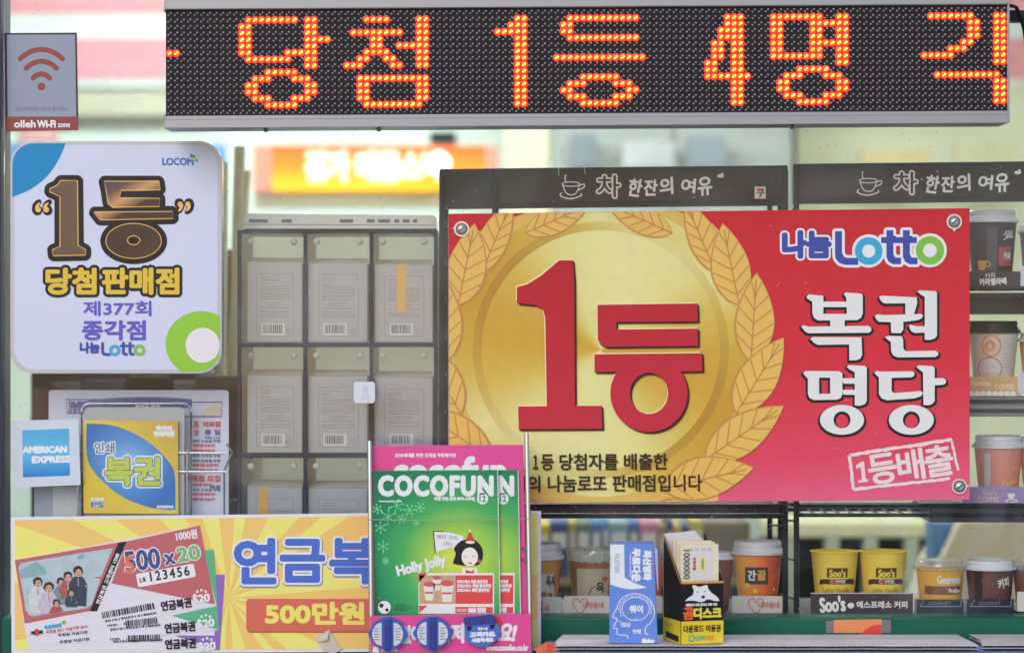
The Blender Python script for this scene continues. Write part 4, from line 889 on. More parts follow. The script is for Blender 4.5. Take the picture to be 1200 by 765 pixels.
def leafshape(B, T, wl_, wr_, lh, n=12):
    dx, dy = T[0] - B[0], T[1] - B[1]; L = math.hypot(dx, dy); ux, uy = dx / L, dy / L; nx, ny = uy, -ux   # n to the right of travel (screen)
    pr = lambda t: math.sin(math.pi * min(1, t ** .82)) ** .85 if 0 < t < 1 else 0
    left = [(B[0] + dx * t - nx * wl_ * pr(t), B[1] + dy * t - ny * wl_ * pr(t)) for t in [i / n for i in range(n + 1)]]
    right = [(B[0] + dx * t + nx * wr_ * pr(t), B[1] + dy * t + ny * wr_ * pr(t)) for t in [i / n for i in range(n + 1)]]
    out = left + right[::-1][1:-1]
    big = [(B[0] + dx * .5 + (p[0] - B[0] - dx * .5) * 1.035 + 0, B[1] + dy * .5 + (p[1] - B[1] - dy * .5) * 1.035) for p in out]
    q = clip(big, BI)
    if q: ln.poly(fr_, q, lh)
    # thicker shaded rim on the inner side as printed
    q = clip([(p[0] + (704 - p[0]) * .016, p[1] + (410 - p[1]) * .016) for p in out], BI)
    if q: ln.poly(fr_, q, lh + .00002)
    q = clip(out, BI)
    if q: lv.poly(fr_, q, lh + .00005)
    ln.stroke(fr_, [B, (B[0] + dx * .93, B[1] + dy * .93)], 1.9, lh + .0001, cl=BI)
    for i in range(5):
        t = .12 + .155 * i; bx, by = B[0] + dx * t, B[1] + dy * t
        for sgn, ww in ((-1, wl_), (1, wr_)):
            t2 = min(.97, t + .17); e = (B[0] + dx * t2 + sgn * nx * ww * pr(t2) * .97, B[1] + dy * t2 + sgn * ny * ww * pr(t2) * .97)
            ln.stroke(fr_, [(bx, by), e], 1.7, lh + .00012, cl=BI)
for i, (B, T, a, b) in enumerate(RB):
    hgt = .0009 + .0002 * i
    leafshape(B, T, a, b, hgt)
    mx = lambda p: (1403 - p[0], p[1])
    leafshape(mx(B), mx(T), b, a, hgt)
lv.build('wreath_leaves', LEAFC, board); ln.build('wreath_lines', LEAFL, board)
n1 = [(655.3, 305.1), (671, 305.1), (672.8, 330), (673.6, 475.2), (704.7, 475.2), (705.6, 502), (607.8, 502.6), (607, 475.9), (640.7, 475.7), (639.4, 400), (638.8, 372), (636.8, 364.5), (633, 360), (625.9, 356.9), (607, 355.3), (605.6, 353.7), (605.7, 336.5), (618, 333), (633.7, 323.3), (645.5, 313.5)]
d1 = [(700, 357.2), (816.8, 355.5), (817.4, 376.3), (721.8, 377.2), (722.3, 386), (817.5, 384.9), (817.5, 405), (709.4, 406.2), (703.5, 403.2), (700.4, 397.6)]
d2 = [(696.4, 415), (822.2, 413.6), (823, 434.5), (790, 435.2), (730, 435.4), (696.6, 435.6)]
ro1, ri1 = ell(760.3, 460.5, 45.2, n=64), ell(760.3, 460.7, 22.3, 24, 48)
SHD = mat('board_shadow', (70, 34, 40), .4, .05); PALE = mat('board_pale', (240, 226, 168), .4, .03)
REDN = ramp_mat('numeral_red', lin_fac(O(700, 300), O(720, 505)), [(0, (186, 32, 46)), (1, (196, 46, 66))], .38)
m = MB()
for dx, dy, hh in ((0.9, 0.9, 0), (1.7, 1.7, EPS), (2.4, 2.4, 2 * EPS)):
    for q in (n1, d1, d2): m.fatpoly(fr_, q, .0032 + hh, dx=dx, dy=dy)
    m.fatpoly(fr_, ro1, .0032 + hh, holes=(ri1,), dx=dx, dy=dy)
m.build('numeral_shadow', SHD, board)
m = MB()
for q in (n1, d1, d2): m.fatpoly(fr_, q, .0030, dx=-1.3, dy=-1.3)
m.fatpoly(fr_, ro1, .0030, holes=(ri1,), dx=-1.0, dy=-1.0); m.build('numeral_highlight', PALE, board)
m = MB(); m.poly(fr_, n1, .0034).poly(fr_, d1, .0034).poly(fr_, d2, .00345).poly(fr_, ro1, .0034, (ri1,)); m.build('numeral_lettering', REDN, board)
TXT = mat('board_ink', (62, 48, 34), .4, .04)
m = MB(); m.text(fr_, '１', 625, 533.5, 630.5, 549, .0030, bold=.5); m.text(fr_, '등', 634.5, 532.3, 648.5, 550.3, .0030, bold=.5); m.text(fr_, '당첨자를 배출한', 656, 531.5, 782, 550, .0030, bold=.5, rot=.3); m.text(fr_, '점의 나눔로또 판매점입니다', 601, 556.5, 822.5, 575.5, .0030, bold=.45, rot=.35); m.build('small_lettering', TXT, board)
lotto(board, fr_, .0006, 917.5, 271, 38.6)
z8 = lambda pts: [(930 + x / 4.026, 330 + y / 4.026) for x, y in pts]
shapes = []
def sh(pts, *holes): shapes.append((z8(pts), [z8(h) for h in holes]))
sh([(60, 70), (72, 60), (140, 67), (140, 94), (248, 94), (248, 75), (236, 60), (245, 51), (318, 57), (326, 66), (326, 150), (318, 170), (300, 181), (115, 183), (97, 172), (88, 150), (88, 95), (64, 80)], [(140, 120), (250, 120), (250, 152), (140, 152)])
sh([(172, 178), (240, 178), (240, 215), (172, 215)])
sh([(35, 212), (45, 205), (70, 212), (350, 208), (364, 215), (367, 230), (355, 241), (70, 243), (55, 236)])
sh([(78, 270), (90, 261), (320, 262), (323, 345), (315, 362), (298, 370), (262, 371), (262, 296), (115, 298), (98, 290)])
sh([(402, 75), (412, 66), (580, 74), (583, 100), (572, 140), (562, 162), (526, 162), (527, 102), (430, 103), (415, 95)])
sh([(382, 163), (392, 154), (430, 158), (600, 152), (610, 158), (605, 172), (588, 181), (517, 190), (517, 225), (505, 243), (460, 241), (458, 191), (402, 189), (390, 178)])
sh([(543, 210), (552, 203), (580, 210), (620, 210), (620, 240), (570, 242), (554, 233)])
sh([(583, 47), (594, 41), (670, 45), (676, 52), (676, 255), (665, 268), (642, 275), (618, 273), (618, 72), (600, 62)])
sh([(430, 262), (445, 256), (508, 257), (516, 268), (518, 318), (530, 328), (665, 325), (680, 332), (683, 345), (670, 355), (492, 357), (470, 348), (460, 330), (458, 285)])
sh([(44, 430), (54, 421), (215, 422), (230, 432), (230, 530), (222, 548), (205, 556), (95, 558), (75, 548), (67, 530), (67, 458), (55, 445)], [(120, 452), (172, 452), (172, 528), (120, 528)])
sh([(226, 455), (291, 455), (291, 481), (236, 481)]); sh([(226, 510), (291, 509), (291, 533), (236, 533)])
sh([(250, 402), (260, 393), (335, 397), (345, 405), (345, 562), (335, 578), (310, 585), (288, 583), (288, 426), (265, 415)])
shapes.append((z8(ell(228, 651, 104, 70, 44)), [z8(ell(228, 651, 40, 40, 32))]))
sh([(380, 430), (391, 421), (415, 424), (560, 422), (570, 430), (568, 444), (555, 451), (462, 453), (462, 516), (475, 525), (600, 515), (610, 525), (600, 540), (570, 550), (440, 559), (415, 550), (402, 530), (402, 452)])
sh([(578, 402), (590, 394), (655, 398), (665, 406), (665, 455), (705, 455), (718, 462), (718, 478), (705, 486), (665, 488), (665, 562), (655, 575), (640, 582), (612, 581), (610, 428), (590, 412)])
shapes.append((z8(ell(555, 651, 106, 70, 44)), [z8(ell(555, 651, 40, 40, 32))]))
m = MB(); BLK = mat('board_black', (40, 34, 40), .38, .05)
for i, (p, hs) in enumerate(shapes):
    m.fatpoly(fr_, p, .0006 + .00012 * (i % 3), 1.5, hs, n=10, dx=-.9, dy=1.7); m.fatpoly(fr_, p, .00055 + .00012 * (i % 3), 1.2, hs, n=10, dx=1.6, dy=1.6)
m.build('title_shadow', BLK, board)
m = MB()
for i, (p, hs) in enumerate(shapes): m.poly(fr_, p, .0011 + .00004 * (i % 4), hs)
m.build('title_lettering', mat('title_white', (226, 226, 228), .38, .03, 20), board)
m = MB(); rng = random.Random(5)
def rough(p, q, n=26, j=.5): return [(p[0] + (q[0] - p[0]) * i / n + rng.uniform(-j, j), p[1] + (q[1] - p[1]) * i / n + rng.uniform(-j, j)) for i in range(n + 1)]
c4 = [(995, 533), (1114.5, 515), (1122.5, 551), (1000, 573)]
for (a, b, w) in ((c4[0], c4[1], 4.2), (c4[3], (1113, 560.5), 3.6), (c4[0], c4[3], 4.2), (c4[1], (1122.5, 551), 3.4)):
    pts = rough(a, b)
    for i in range(len(pts) - 1): m.stroke(fr_, [pts[i], (pts[i + 1][0] + .4, pts[i + 1][1])], w * rng.uniform(.75, 1.1), .0006 + EPS * (i % 2))
m.poly(fr_, [(1003, 545), (1010, 540.5), (1012.5, 540.5), (1014.5, 561), (1017, 561), (1017.4, 564), (1006, 565.5), (1005.6, 562.6), (1010, 562), (1008.6, 547), (1003.5, 549)], .0007)
for ch, x0, y0, x1, y1 in (('등', 1018, 532, 1050, 566), ('배', 1052, 527, 1082, 562), ('출', 1084, 522, 1116, 557)):
    m.text(fr_, ch, x0, y0, x1, y1, .0007, rot=8.5, bold=1.05)
m.build('stamp_mark', mat('stamp_white', (232, 214, 216), .45, .08, 200), board)
m = MB(); rng = random.Random(11)
for q in range(16):
    x, y = rng.uniform(860, 1120), rng.uniform(260, 575); a = rng.uniform(-.9, .9); L = rng.uniform(3, 10)
    m.stroke(fr_, clip([(x, y), (x + L * math.cos(a), y + L * math.sin(a)), (x + L * math.cos(a) + .3, y + L * math.sin(a) + .5)], BI), .35, .0014)
m.build('scratches', mat('scratch_pale', (236, 160, 172), .5, .05), board)
STEEL = mat('bolt_chrome', (204, 204, 206), .3, .05, metal=.35)
for x, y in ((541, 268.5), (1118, 260), (1124, 569.5)):
    m = MB(); m.cur = 0; m.prism(fr_, ell(x, y, 9, n=24), .0002, .003); m.cur = 1; m.prism(fr_, ell(x, y, 7.0, n=24), .0031, .0036)
    m.cur = 0; m.dome(fr_, x, y, 5.2, .0036, .004, 20, 5); m.cur = 1; m.prism(fr_, rot2(rect(x - 4, y - .8, x + 4, y + .8), x, y, 35), .0060, .0081)
    m.cur = 0; m.prism(fr_, [(x + (7 if x > 1120 else -12 if x < 600 else -3), y + (-2 if x != 1118 else 7)), (x + (12 if x > 1120 else -7 if x < 600 else 3), y + (0 if x != 1118 else 7)), (x + (7 if x > 1120 else -7 if x < 600 else 0), y + (2 if x != 1118 else 12))], .0003, .0025)
    m.build('bolt', [STEEL, mat('bolt_dark', (90, 88, 90), .3, .05, metal=.5)], board_thing, smooth=True)

# ------------------------------------------------------------------ yellow pension ticket banner
fy = F(-.032)
ban = thing('banner', 'wide yellow sunburst banner picturing three lottery tickets and blue lettering', 'banner', P(324, 764, -.03))
lo = LOC[ban]
BN = [(13, 605.5), (300, 602.5), (634, 598.5), (634, 762), (300, 764), (13.5, 765)]
ban = MB().prism(fy, BN, -.003, 0).build('border_panel', mat('banner_border', (226, 226, 236), .4, .02, 10), ban)
BF = [(17, 609), (300, 606), (630, 602), (630, 758.5), (300, 760.5), (17.5, 761)]
MB().poly(fy, BF, .0003).build('orange_ground', mat('banner_orange', (240, 198, 112), .4, .03, 8), ban)
m = MB(); c0 = (268, 700); a = 4
while a < 360:
    w = 11 + 4 * math.sin(a); q = clip([c0, (c0[0] + 600 * math.cos(R(a)), c0[1] + 600 * math.sin(R(a))), (c0[0] + 600 * math.cos(R(a + w)), c0[1] + 600 * math.sin(R(a + w)))], BF)
    if q: m.poly(fy, q, .0005)
    a += 22.5
m.build('yellow_rays', mat('banner_yellow', (238, 230, 122), .4, .03, 8), ban)
zb_ = lambda pts: [(x / 4.444, 600 + y / 4.444) for x, y in pts]
TW = mat('ticket_white', (224, 220, 236), .4, .02, 12); TR_ = mat('ticket_rose', (190, 96, 106), .4, .04, 15); TG = mat('ticket_green', (84, 178, 134), .4, .04); TP = mat('ticket_violet', (142, 100, 190), .4, .04); TB = mat('ticket_black', (50, 44, 52), .4, .05)
m = MB(); m.poly(fy, zb_([(480, 470), (1120, 325), (1172, 322), (1145, 716), (150, 716), (140, 640)]), .0007); m.build('ticket_paper', TW, ban)
MB().poly(fy, zb_([(1118, 325), (1172, 322), (1145, 715), (1118, 715)]), .0009).build('violet_ticket', TP, ban)
MB().poly(fy, zb_([(1145, 716), (1143, 640), (908, 640)]), .0010).build('violet_corner', TP, ban)
m = MB(); m.poly(fy, zb_([(480, 420), (1068, 196), (1114, 193), (1141, 612), (860, 640), (640, 672), (150, 690)]), .0012); m.build('ticket_paper', TW, ban)
MB().poly(fy, zb_([(895, 536), (1128, 486), (1060, 197), (1114, 193), (1141, 612)]), .0014).build('green_ticket', TG, ban)
m = MB(); m.poly(fy, zb_([(78, 248), (1040, 68), (1121, 483), (880, 528), (500, 610), (135, 640)]), .0016); m.build('ticket_paper', TW, ban)
m = MB(); m.poly(fy, zb_([(655, 152), (1040, 68), (1120, 478), (582, 369)]), .0018).poly(fy, zb_([(78, 248), (620, 155), (470, 512), (130, 578)]), .0018); m.build('rose_print', TR_, ban)
MB().poly(fy, zb_([(618, 156), (660, 150), (506, 514), (468, 514)]), .0020).build('black_stripe', TB, ban)
ph = zb_([(112, 262), (590, 184), (528, 335), (475, 334), (525, 345), (478, 482), (450, 498), (180, 540), (155, 535), (135, 505), (98, 285)])
MB().poly(fy, ph, .0020).build('photo_ground', mat('photo_sky', (176, 196, 206), .4, .12, 60), ban)
m = MB()
fam = [((318, 366), 24, (120, 140, 150), 1.2), ((355, 338), 27, (168, 84, 92), 1.0), ((408, 312), 29, (66, 76, 92), 1.5), ((198, 368), 28, (206, 208, 208), 1.4), ((255, 395), 30, (196, 184, 204), 1.2), ((372, 420), 20, (60, 84, 92), .9), ((295, 474), 21, (186, 70, 78), .8)]
skin = (206, 164, 142); hair = (58, 52, 58)
fm = [mat('photo_skin', skin, .4, .14, 260), mat('photo_hair', hair, .4, .2, 200)]
PHB = zb_([(100, 285), (480, 215), (512, 300), (478, 482), (165, 540), (135, 505)])
for i, (p_, r_, c, s_) in enumerate(fam): fm.append(mat('photo_cloth_%d' % i, c, .4, .22, 170))
rng = random.Random(21); wob = lambda q, j: [(a + rng.uniform(-j, j), b + rng.uniform(-j, j)) for a, b in q]
for i, ((x, y), r_, c, s_) in enumerate(fam):
    h0 = .0022 + .0003 * i
    m.cur = 2 + i; m.poly(fy, clip(zb_(wob([(x - r_ * .35, y + r_ * .4), (x + r_ * .4, y + r_ * .4), (x + r_ * 1.2, y + r_ * .95), (x + r_ * 1.75, y + r_ * 2.2), (x + r_ * 1.5, y + r_ * 4 * s_), (x - r_ * 1.3, y + r_ * 4 * s_), (x - r_ * 1.7, y + r_ * 2.4), (x - r_ * 1.1, y + r_)], 5)), PHB), h0)
    m.cur = 1; m.poly(fy, zb_(wob(ell(x, y - r_ * .3, r_ * .86, r_ * .9, 16), 2)), h0 + .00006)
    m.cur = 0; m.poly(fy, zb_(wob(ell(x + 2, y + r_ * .08, r_ * .62, r_ * .72, 14), 1.2)), h0 + .00012); m.poly(fy, clip(zb_(wob([(x + r_ * 1.2, y + r_ * 2.3), (x + r_ * 1.7, y + r_ * 2.2), (x + r_ * 1.5, y + r_ * 2.7)], 2)), PHB), h0 + .00012)
    m.cur = 1; m.stroke(fy, zb_([(x - r_ * .4, y - r_ * .08), (x - r_ * .1, y - r_ * .1)]), .8, h0 + .00016); m.stroke(fy, zb_([(x + r_ * .15, y - r_ * .1), (x + r_ * .45, y - r_ * .12)]), .8, h0 + .00016); m.stroke(fy, zb_([(x - r_ * .15, y + r_ * .42), (x + r_ * .25, y + r_ * .4)]), .6, h0 + .00016)
    m.cur = 2 + (i + 2) % len(fam); m.stroke(fy, zb_([(x, y + r_ * .95), (x + 3, y + r_ * 2.4)]), .8, h0 + .00016)
m.build('family_picture', fm, ban)
m = MB(); m.poly(fy, zb_([(105, 300), (190, 255), (230, 285), (245, 320), (110, 345)]), .0021).poly(fy, zb_([(405, 225), (440, 215), (440, 238), (408, 245)]), .0021); m.build('photo_roofs', mat('photo_teal', (132, 172, 182), .4, .08, 60), ban)
m = MB(); m.stroke(fy, zb_([(522, 505), (640, 215)]), .5, .0022)
m.text(fy, '연금복권 고객센터 1588', 95, 675, 158, 680, .0022, rot=68, bold=.2); m.text(fy, '1000원', 206.5, 621, 231, 631.5, .0021, rot=8, bold=.4)
m.poly(fy, zb_(rot2(rrect(712, 292, 1018, 362, 10, 4), 865, 327, 10.5)), .0021); m.text(fy, '행복 연금복권 매주 지급', 147, 644, 182, 648, .0021, rot=10, bold=.2)
m.text(fy, '500', 147, 644, 187, 667, .0021, rot=7, bold=2.3); m.text(fy, '20', 208, 640, 234, 656, .0021, rot=9, bold=2.1); m.text(fy, 'x', 193.5, 649, 205, 660, .0021, rot=9, bold=2.0)
for x, y in ((1050, 430), (1073, 560), (1080, 680)):
    for k in range(5):
        a = R(20 + 35 * k); m.poly(fy, zb_(ell(x - 38 * math.cos(a), y - 38 * math.sin(a) + 12, 7, 7, 10)), .0023)
    m.text(fy, '520', *zb_([(x - 44, y - 2)])[0], *zb_([(x + 42, y + 36)])[0], .0023, bold=.7, rot=8)
m.build('white_print', WHITE, ban)
m = MB(); m.text(fy, '500', 147, 644, 187, 667, .0026, rot=7, bold=.9); m.text(fy, 'x', 193.5, 649, 205, 660, .0026, rot=9, bold=.8)
m.build('navy_print', mat('ticket_navy', (58, 70, 140), .4), ban)
m = MB(); m.text(fy, '5', 147.5, 652, 156.5, 669.5, .0029, rot=7, bold=1.1); m.build('orange_print', mat('ticket_orange', (222, 112, 84), .4), ban)
m = MB(); m.text(fy, '20', 208, 640, 234, 656, .0026, rot=9, bold=.9); m.build('green_print', mat('ticket_lime', (116, 190, 110), .4), ban)
m = MB()
m.text(fy, '123456', 176, 666, 222, 677, .0024, rot=9, bold=.35, spacing=1.3); m.text(fy, '１조', 163.5, 676.5, 171, 681, .0024, rot=9, bold=.3)
for x0, y0, rr in ((189, 702, 8), (193.5, 729, 5), (194, 748, 3)): m.text(fy, '연금복권', x0, y0, x0 + 35, y0 + 11, .0024, rot=rr, bold=.55)
rng = random.Random(2)
for (x, y, L, rt_) in ((532, 535, 270, 10.5), (560, 588, 262, 6), (575, 658, 256, 2)):
    xx = 0
    while xx < L:
        w = rng.choice((3, 4, 6, 9)); 
        if not (x > 540 and 50 < xx < 85): m.poly(fy, zb_(rot2(rect(x + xx, y - (16 if xx > 90 or x < 540 else 5), x + xx + w, y + (17 if xx > 90 or x < 540 else 5)), x, y, rt_)), .0024)
        xx += w + rng.choice((3, 4, 6))
    m.text(fy, '3010190331418660', *zb_([(x + 14, y + 3)])[0], *zb_([(x + 14 + L, y + 14)])[0], .0024, rot=rt_ * .9, bold=.15)
m.text(fy, '제', 36.5, 739, 41, 743, .0024, rot=6, bold=.4); m.text(fy, '회', 45.5, 738, 50, 742, .0024, rot=6, bold=.4)
for x0, y0 in ((68, 740), (70, 748)): m.text(fy, '추첨일 지급기한', x0, y0, x0 + 35, y0 + 3.4, .0024, rot=6, bold=.1)
m.build('black_print', TB, ban)
m = MB(); m.text(fy, '1', 42, 737, 45, 743, .0024, rot=6, bold=.8); m.text(fy, '추첨일 2011 지급기한 2012', 54, 734.5, 103, 738.5, .0024, rot=8, bold=.1); m.build('red_print', RED, ban)
m = MB(); m.text(fy, '복권위원회', 52.5, 731, 72, 735.5, .0024, rot=8, bold=.3); m.build('blue_print', SKYBLUE, ban)
MB().poly(fy, ell(75, 728.5, 2.6, 2.4, 12), .0024).build('leaf_emblem', LIME, ban)
GREYS = mat('banner_grey', (150, 146, 156), .4, .04); BBL = mat('banner_blue', (62, 104, 206), .4, .03)
big = (('연', 276, 632, 322, 682), ('금', 330, 633, 379, 680), ('복', 388, 632, 437, 682), ('권', 445, 631, 494, 681))
for nm, mt, h0, bd, dx, dy in (('title_shadow', GREYS, .0006, 5.2, .6, 1.6), ('title_outline', WHITE, .0010, 4.6, 0, 0), ('title_lettering', BBL, .0014, 2.2, 0, 0)):
    m = MB()
    for ch, x0, y0, x1, y1 in big: m.text(fy, ch, x0, y0, x1, y1, h0, bold=bd, dx=dx, dy=dy, n=12)
    m.build(nm, mt, ban)
m = MB(); m.poly(fy, rrect(289.5, 702.5, 560, 741, 4, 4), .0006); m.build('red_strip_shadow', mat('strip_dark', (170, 96, 66), .4), ban)
m = MB(); m.poly(fy, rrect(288.5, 701, 558.5, 739, 4, 4), .0009); m.build('red_strip', mat('strip_red', (214, 102, 84), .4, .03), ban)
m = MB(); m.text(fy, '500만원', 312, 706, 426, 730, .0012, bold=1.5); m.build('strip_lettering', mat('strip_yellow', (240, 226, 110), .4, .03), ban)
tg = MB(); tg.prism(F(-.0335), [(369, 747), (386, 737), (397, 757), (402, 759), (392, 765), (380, 763)], 0, .0012); tg.mesh([F(-.0335)(369, 747, .002), F(-.0335)(386, 737, .0035), F(-.0335)(384, 749, .006), F(-.0335)(374, 751, .004)], [(0, 1, 2, 3)])
tag(tg.build('torn_paper', mat('torn_beige', (206, 196, 186), .7, .06)), 'small torn beige paper scrap on the lower banner edge', 'paper scrap')

# ------------------------------------------------------------------ magazine rack
YR = -.10; fm0 = F(YR)
rk = thing('magazine_rack', 'silver wire magazine rack with pink advertising panels', 'magazine rack', (P(525, 0, YR).x, YR, 0))
MAG = mat('rack_magenta', (226, 66, 150), .35, .03, 10)
for a in ((433.5, 516, 437), (617, 507, 622)):
    x0, y0, x1 = a; p0 = fm0(x0, y0, .01); p1 = fm0(x1, 800, .03); p2 = Vector((p1.x, YR - .05, 0))
    MB().tube([p0, fm0((x0 + x1) / 2, 650, .02), p1, p2], .0034, 12).build('post', CHROME, rk, smooth=True)
    MB().tube([fm0(x0, y0 + 92, -.06), Vector((fm0(x0, 0).x, YR + .06, 0))], .003, 8).build('rear_post', CHROME, rk, smooth=True)
MB().tube([fm0(431, 607, .024), fm0(520, 608.5, .028), fm0(620, 606, .024)], .0007, 6).build('retaining_wire', mat('wire_olive', (150, 176, 128), .4, .05), rk, smooth=True)
m = MB()
for y0 in (642, 655): m.tube([fm0(612, y0, .0), fm0(619, y0, .016)], .0018, 8)
m.build('clip_wire', CHROME, rk, smooth=True)
bk = MB(); bk.prism(fm0, [(434.5, 522), (613, 521), (618, 728), (437, 730)], -.004, 0); bk.build('back_panel', MAG, rk, bevel=.0006)
m = MB(); m.text(fm0, 'cocofun', 462, 536, 592, 566, .0004, bold=1.9); m.text(fm0, '2030세대를 위한 신개념 쿠폰매거진', 463, 531, 534, 535.5, .0004, bold=.25); m.build('pink_panel_lettering', WHITE, rk)
fpk = F(YR - .038)
MB().prism(fpk, [(433.5, 721.5), (622, 718.5), (624, 790), (435, 792)], -.003, 0).build('front_panel', MAG, rk, bevel=.0008)
bs = MB(); bs.wbox(fpk(436, 0).x, fpk(621, 0).x, YR - .036, YR - .002, fpk(0, 786).z - .004, fpk(0, 786).z); bs.build('pocket_floor', CHROME, rk)
m = MB(); m.text(fpk, '부담없이', 446, 733, 492, 753, .0005, bold=1.2); m.text(fpk, '저', 529, 731, 543, 752, .0005, bold=1.3); m.text(fpk, '가져가세', 500, 733, 526, 752, .0005, bold=1.2); m.text(fpk, '요!', 584, 731, 602, 750, .0005, bold=1.3, shear=.2); m.text(fpk, 'www.cocofun.co.kr', 570, 755, 619, 761.5, .0005, bold=.45); m.stroke(fpk, smooth_path([(520, 731), (523, 729), (523.5, 732), (520, 733)]), 1.2, .0005); m.poly(fpk, rect(437, 757, 444, 764), .0005); m.text(fpk, '코코펀네트웍', 446, 759, 465, 763, .0005, bold=.2); m.build('white_lettering', WHITE, rk)
m = MB()
m.poly(fpk, ell(577, 737, 14, 17, 24), .0004); m.build('red_dot', RED, rk)
# magazines
def magazine(px0, px1, depth, label, full):
    f = F(depth); t = thing('magazine', label, 'magazine', P((px0 + px1) / 2, 722, depth), 'green magazines in the wire rack'); lo = LOC[t]
    q = [(px0, 551.5), (px1, 550.5), (px1 + 4, 790), (px0 + 2.5, 790)]
    cov = ramp_mat('cover_green_%d' % int(full), rad_fac(f(px0 + 100, 655) - lo, .175), [(0, (222, 228, 84)), (.2, (176, 212, 84)), (.45, (74, 176, 100)), (.7, (30, 138, 98)), (1, (26, 104, 84))], .25)
    t0 = t; t = MB().prism(f, q, -.005, 0).build('cover', cov, t, bevel=.0006)
    MB().prism(f, [(px0 + 1, 552.2), (px1 + 1.2, 551.4), (px1 + 5.4, 790), (px0 + 3, 790)], -.0048, -.0007).build('page_block', mat('page_white', (224, 222, 216), .7, .03), t0)
    o_ = px0 - 437; X = lambda a: a + o_
    xs_ = lambda a: a
    m = MB(); m.text(f, 'COCOFUN', X(444.5), 558, X(577), 580, .0004, bold=1.7, spacing=1.14)
    m.text(f, 'www.cocofun.co.kr', X(444), 585.5, X(471), 588, .0004, bold=.2); m.text(f, '여행·맛집·공연·뷰티·스타일', X(509), 582, X(556), 586, .0004, bold=.3)
    m.poly(f, ell(X(565.5), 584, 6.6, n=24), .0005); m.poly(f, [(X(562), 579), (X(565.5), 574), (X(569), 579)], .0005)
    rng = random.Random(8)
    if full:
        m.poly(f, [(508, 622), (530, 624), (543, 628), (543, 638), (535, 640), (531, 645), (530, 640), (511, 647)], .0006)
        m.poly(f, ell(450.5, 711, 8, 8, 24), .0005)
        m.text(f, 'Holly Jolly', 465, 656, 523, 671, .0006, bold=.8, rot=14)
    m.poly(f, rect(X(490.5), 671, X(579), 718.5), .0005)
    m.build('white_print', WHITE, t)
    m = MB(); m.poly(f, rect(X(533.5), 673.5, X(577.5), 707), .0007).poly(f, rect(X(533.5), 710.5, X(577.5), 718), .0007).poly(f, [(X(490.5), 671), (X(501), 671), (X(490.5), 682)], .0007).poly(f, [(X(491), 709), (X(501), 709), (X(491), 718)], .0007)
    m.build('red_block', mat('cover_red', (222, 66, 72), .3, .03), t)
    m = MB()
    for y0, w in ((679, 36), (684, 40), (689, 38)): m.text(f, '크리스마스 특별 할인쿠폰', X(535.5), y0, X(535.5) + w, y0 + 4, .0009, bold=.3)
    m.text(f, '30% 할인', X(549), 711.5, X(569), 717, .0009, bold=.7); m.text(f, '크리스마스', X(535), 712.5, X(547), 716.5, .0009, bold=.1)
    m.build('block_lettering', WHITE, t)
    m = MB(); m.text(f, '12', X(562), 580.5, X(569), 587.5, .0007, bold=.3)
    m.build('issue_number', mat('cover_teal', (40, 140, 100), .3), t)
    if not full: 
        m = MB(); m.poly(f, ell(X(548), 647, 14, 17, 28), .0006); m.build('black_hair', INK, t)
        return t
    m = MB()
    for cx, cy, rr in ((455, 605, 9), (465, 592, 7), (446, 618, 6), (480, 597, 6), (449, 640, 6), (470, 608, 5), (492, 594, 5), (442, 596, 5), (452, 657, 3), (488, 612, 3)):
        for k in range(6):
            a = R(60 * k + cx); e = (cx + rr * math.cos(a), cy + rr * math.sin(a)); m.stroke(f, [(cx, cy), e], .9, .0004 + EPS * k)
            m.poly(f, ell(e[0], e[1], 1.2, n=8), .0005)
    for q in range(45): m.poly(f, ell(rng.uniform(440, 580), rng.uniform(555, 705), rng.uniform(.4, .9), n=7), .0004)
    m.build('snow_print', mat('cover_mint', (110, 214, 150), .3, .03), t)
    m = MB(); m.poly(f, smooth_path([(531, 658), (534, 648), (532, 642), (541, 633), (555, 632), (564, 640), (566, 651), (562, 660), (556, 662), (541, 662), (531, 660)], 5), .0007)
    m.stroke(f, [(508, 622), (510, 647)], 1.2, .0008); m.stroke(f, [(508, 622), (520, 622.5)], 1.0, .0008)
    m.stroke(f, ell(450.5, 711, 8, 8, 24), .6, .0007, True); m.poly(f, ell(447, 709, 2.5, n=12), .0007).poly(f, ell(453.5, 714, 2, n=12), .0007)
    for y0 in (707, 710, 713): m.text(f, '표지 일러스트', 463, y0, 483 - (y0 % 2) * 6, y0 + 2.4, .0006)
    m.build('black_print', INK, t)
    m = MB(); m.poly(f, ell(550.5, 652, 9.6, 11, 28), .0010).poly(f, [(542, 665), (559, 665), (560, 671), (541, 671)], .0009).poly(f, ell(551, 635, 5.5, 1.6, 16), .0013).poly(f, ell(550.8, 621.5, 1.5, n=10), .0013)
    m.build('pale_face', mat('cover_skin', (240, 232, 226), .3, .02), t)
    m = MB(); m.poly(f, [(545, 634), (550.6, 622), (556.5, 634)], .0012).poly(f, [(545, 667), (552, 669), (556, 666), (555, 671), (546, 671)], .0012).poly(f, ell(561.5, 657, 2.2, n=10), .0011); m.poly(f, ell(551, 659.3, 2, .9, 10), .0012)
    m.build('red_hat', RED, t)
    m = MB(); m.stroke(f, smooth_path([(543.5, 652.5), (545.5, 651.5), (547.5, 652.5)]), .6, .0012); m.stroke(f, smooth_path([(553, 652), (555, 651), (557.5, 652)]), .6, .0012)
    for i, y0 in enumerate((626.5, 634)): m.text(f, ('메리 크리', '스마스')[i], 512 + i * 7, y0, 536 - i * 6, y0 + 5.5, .0009, rot=-4)
    m.build('thin_lines', GREY_INK, t)
    m = MB(); m.poly(f, rect(491.5, 673.5, 533, 707), .0007); m.build('picture_ground', mat('cover_tan', (200, 160, 124), .35, .2, 90), t)
    m = MB()
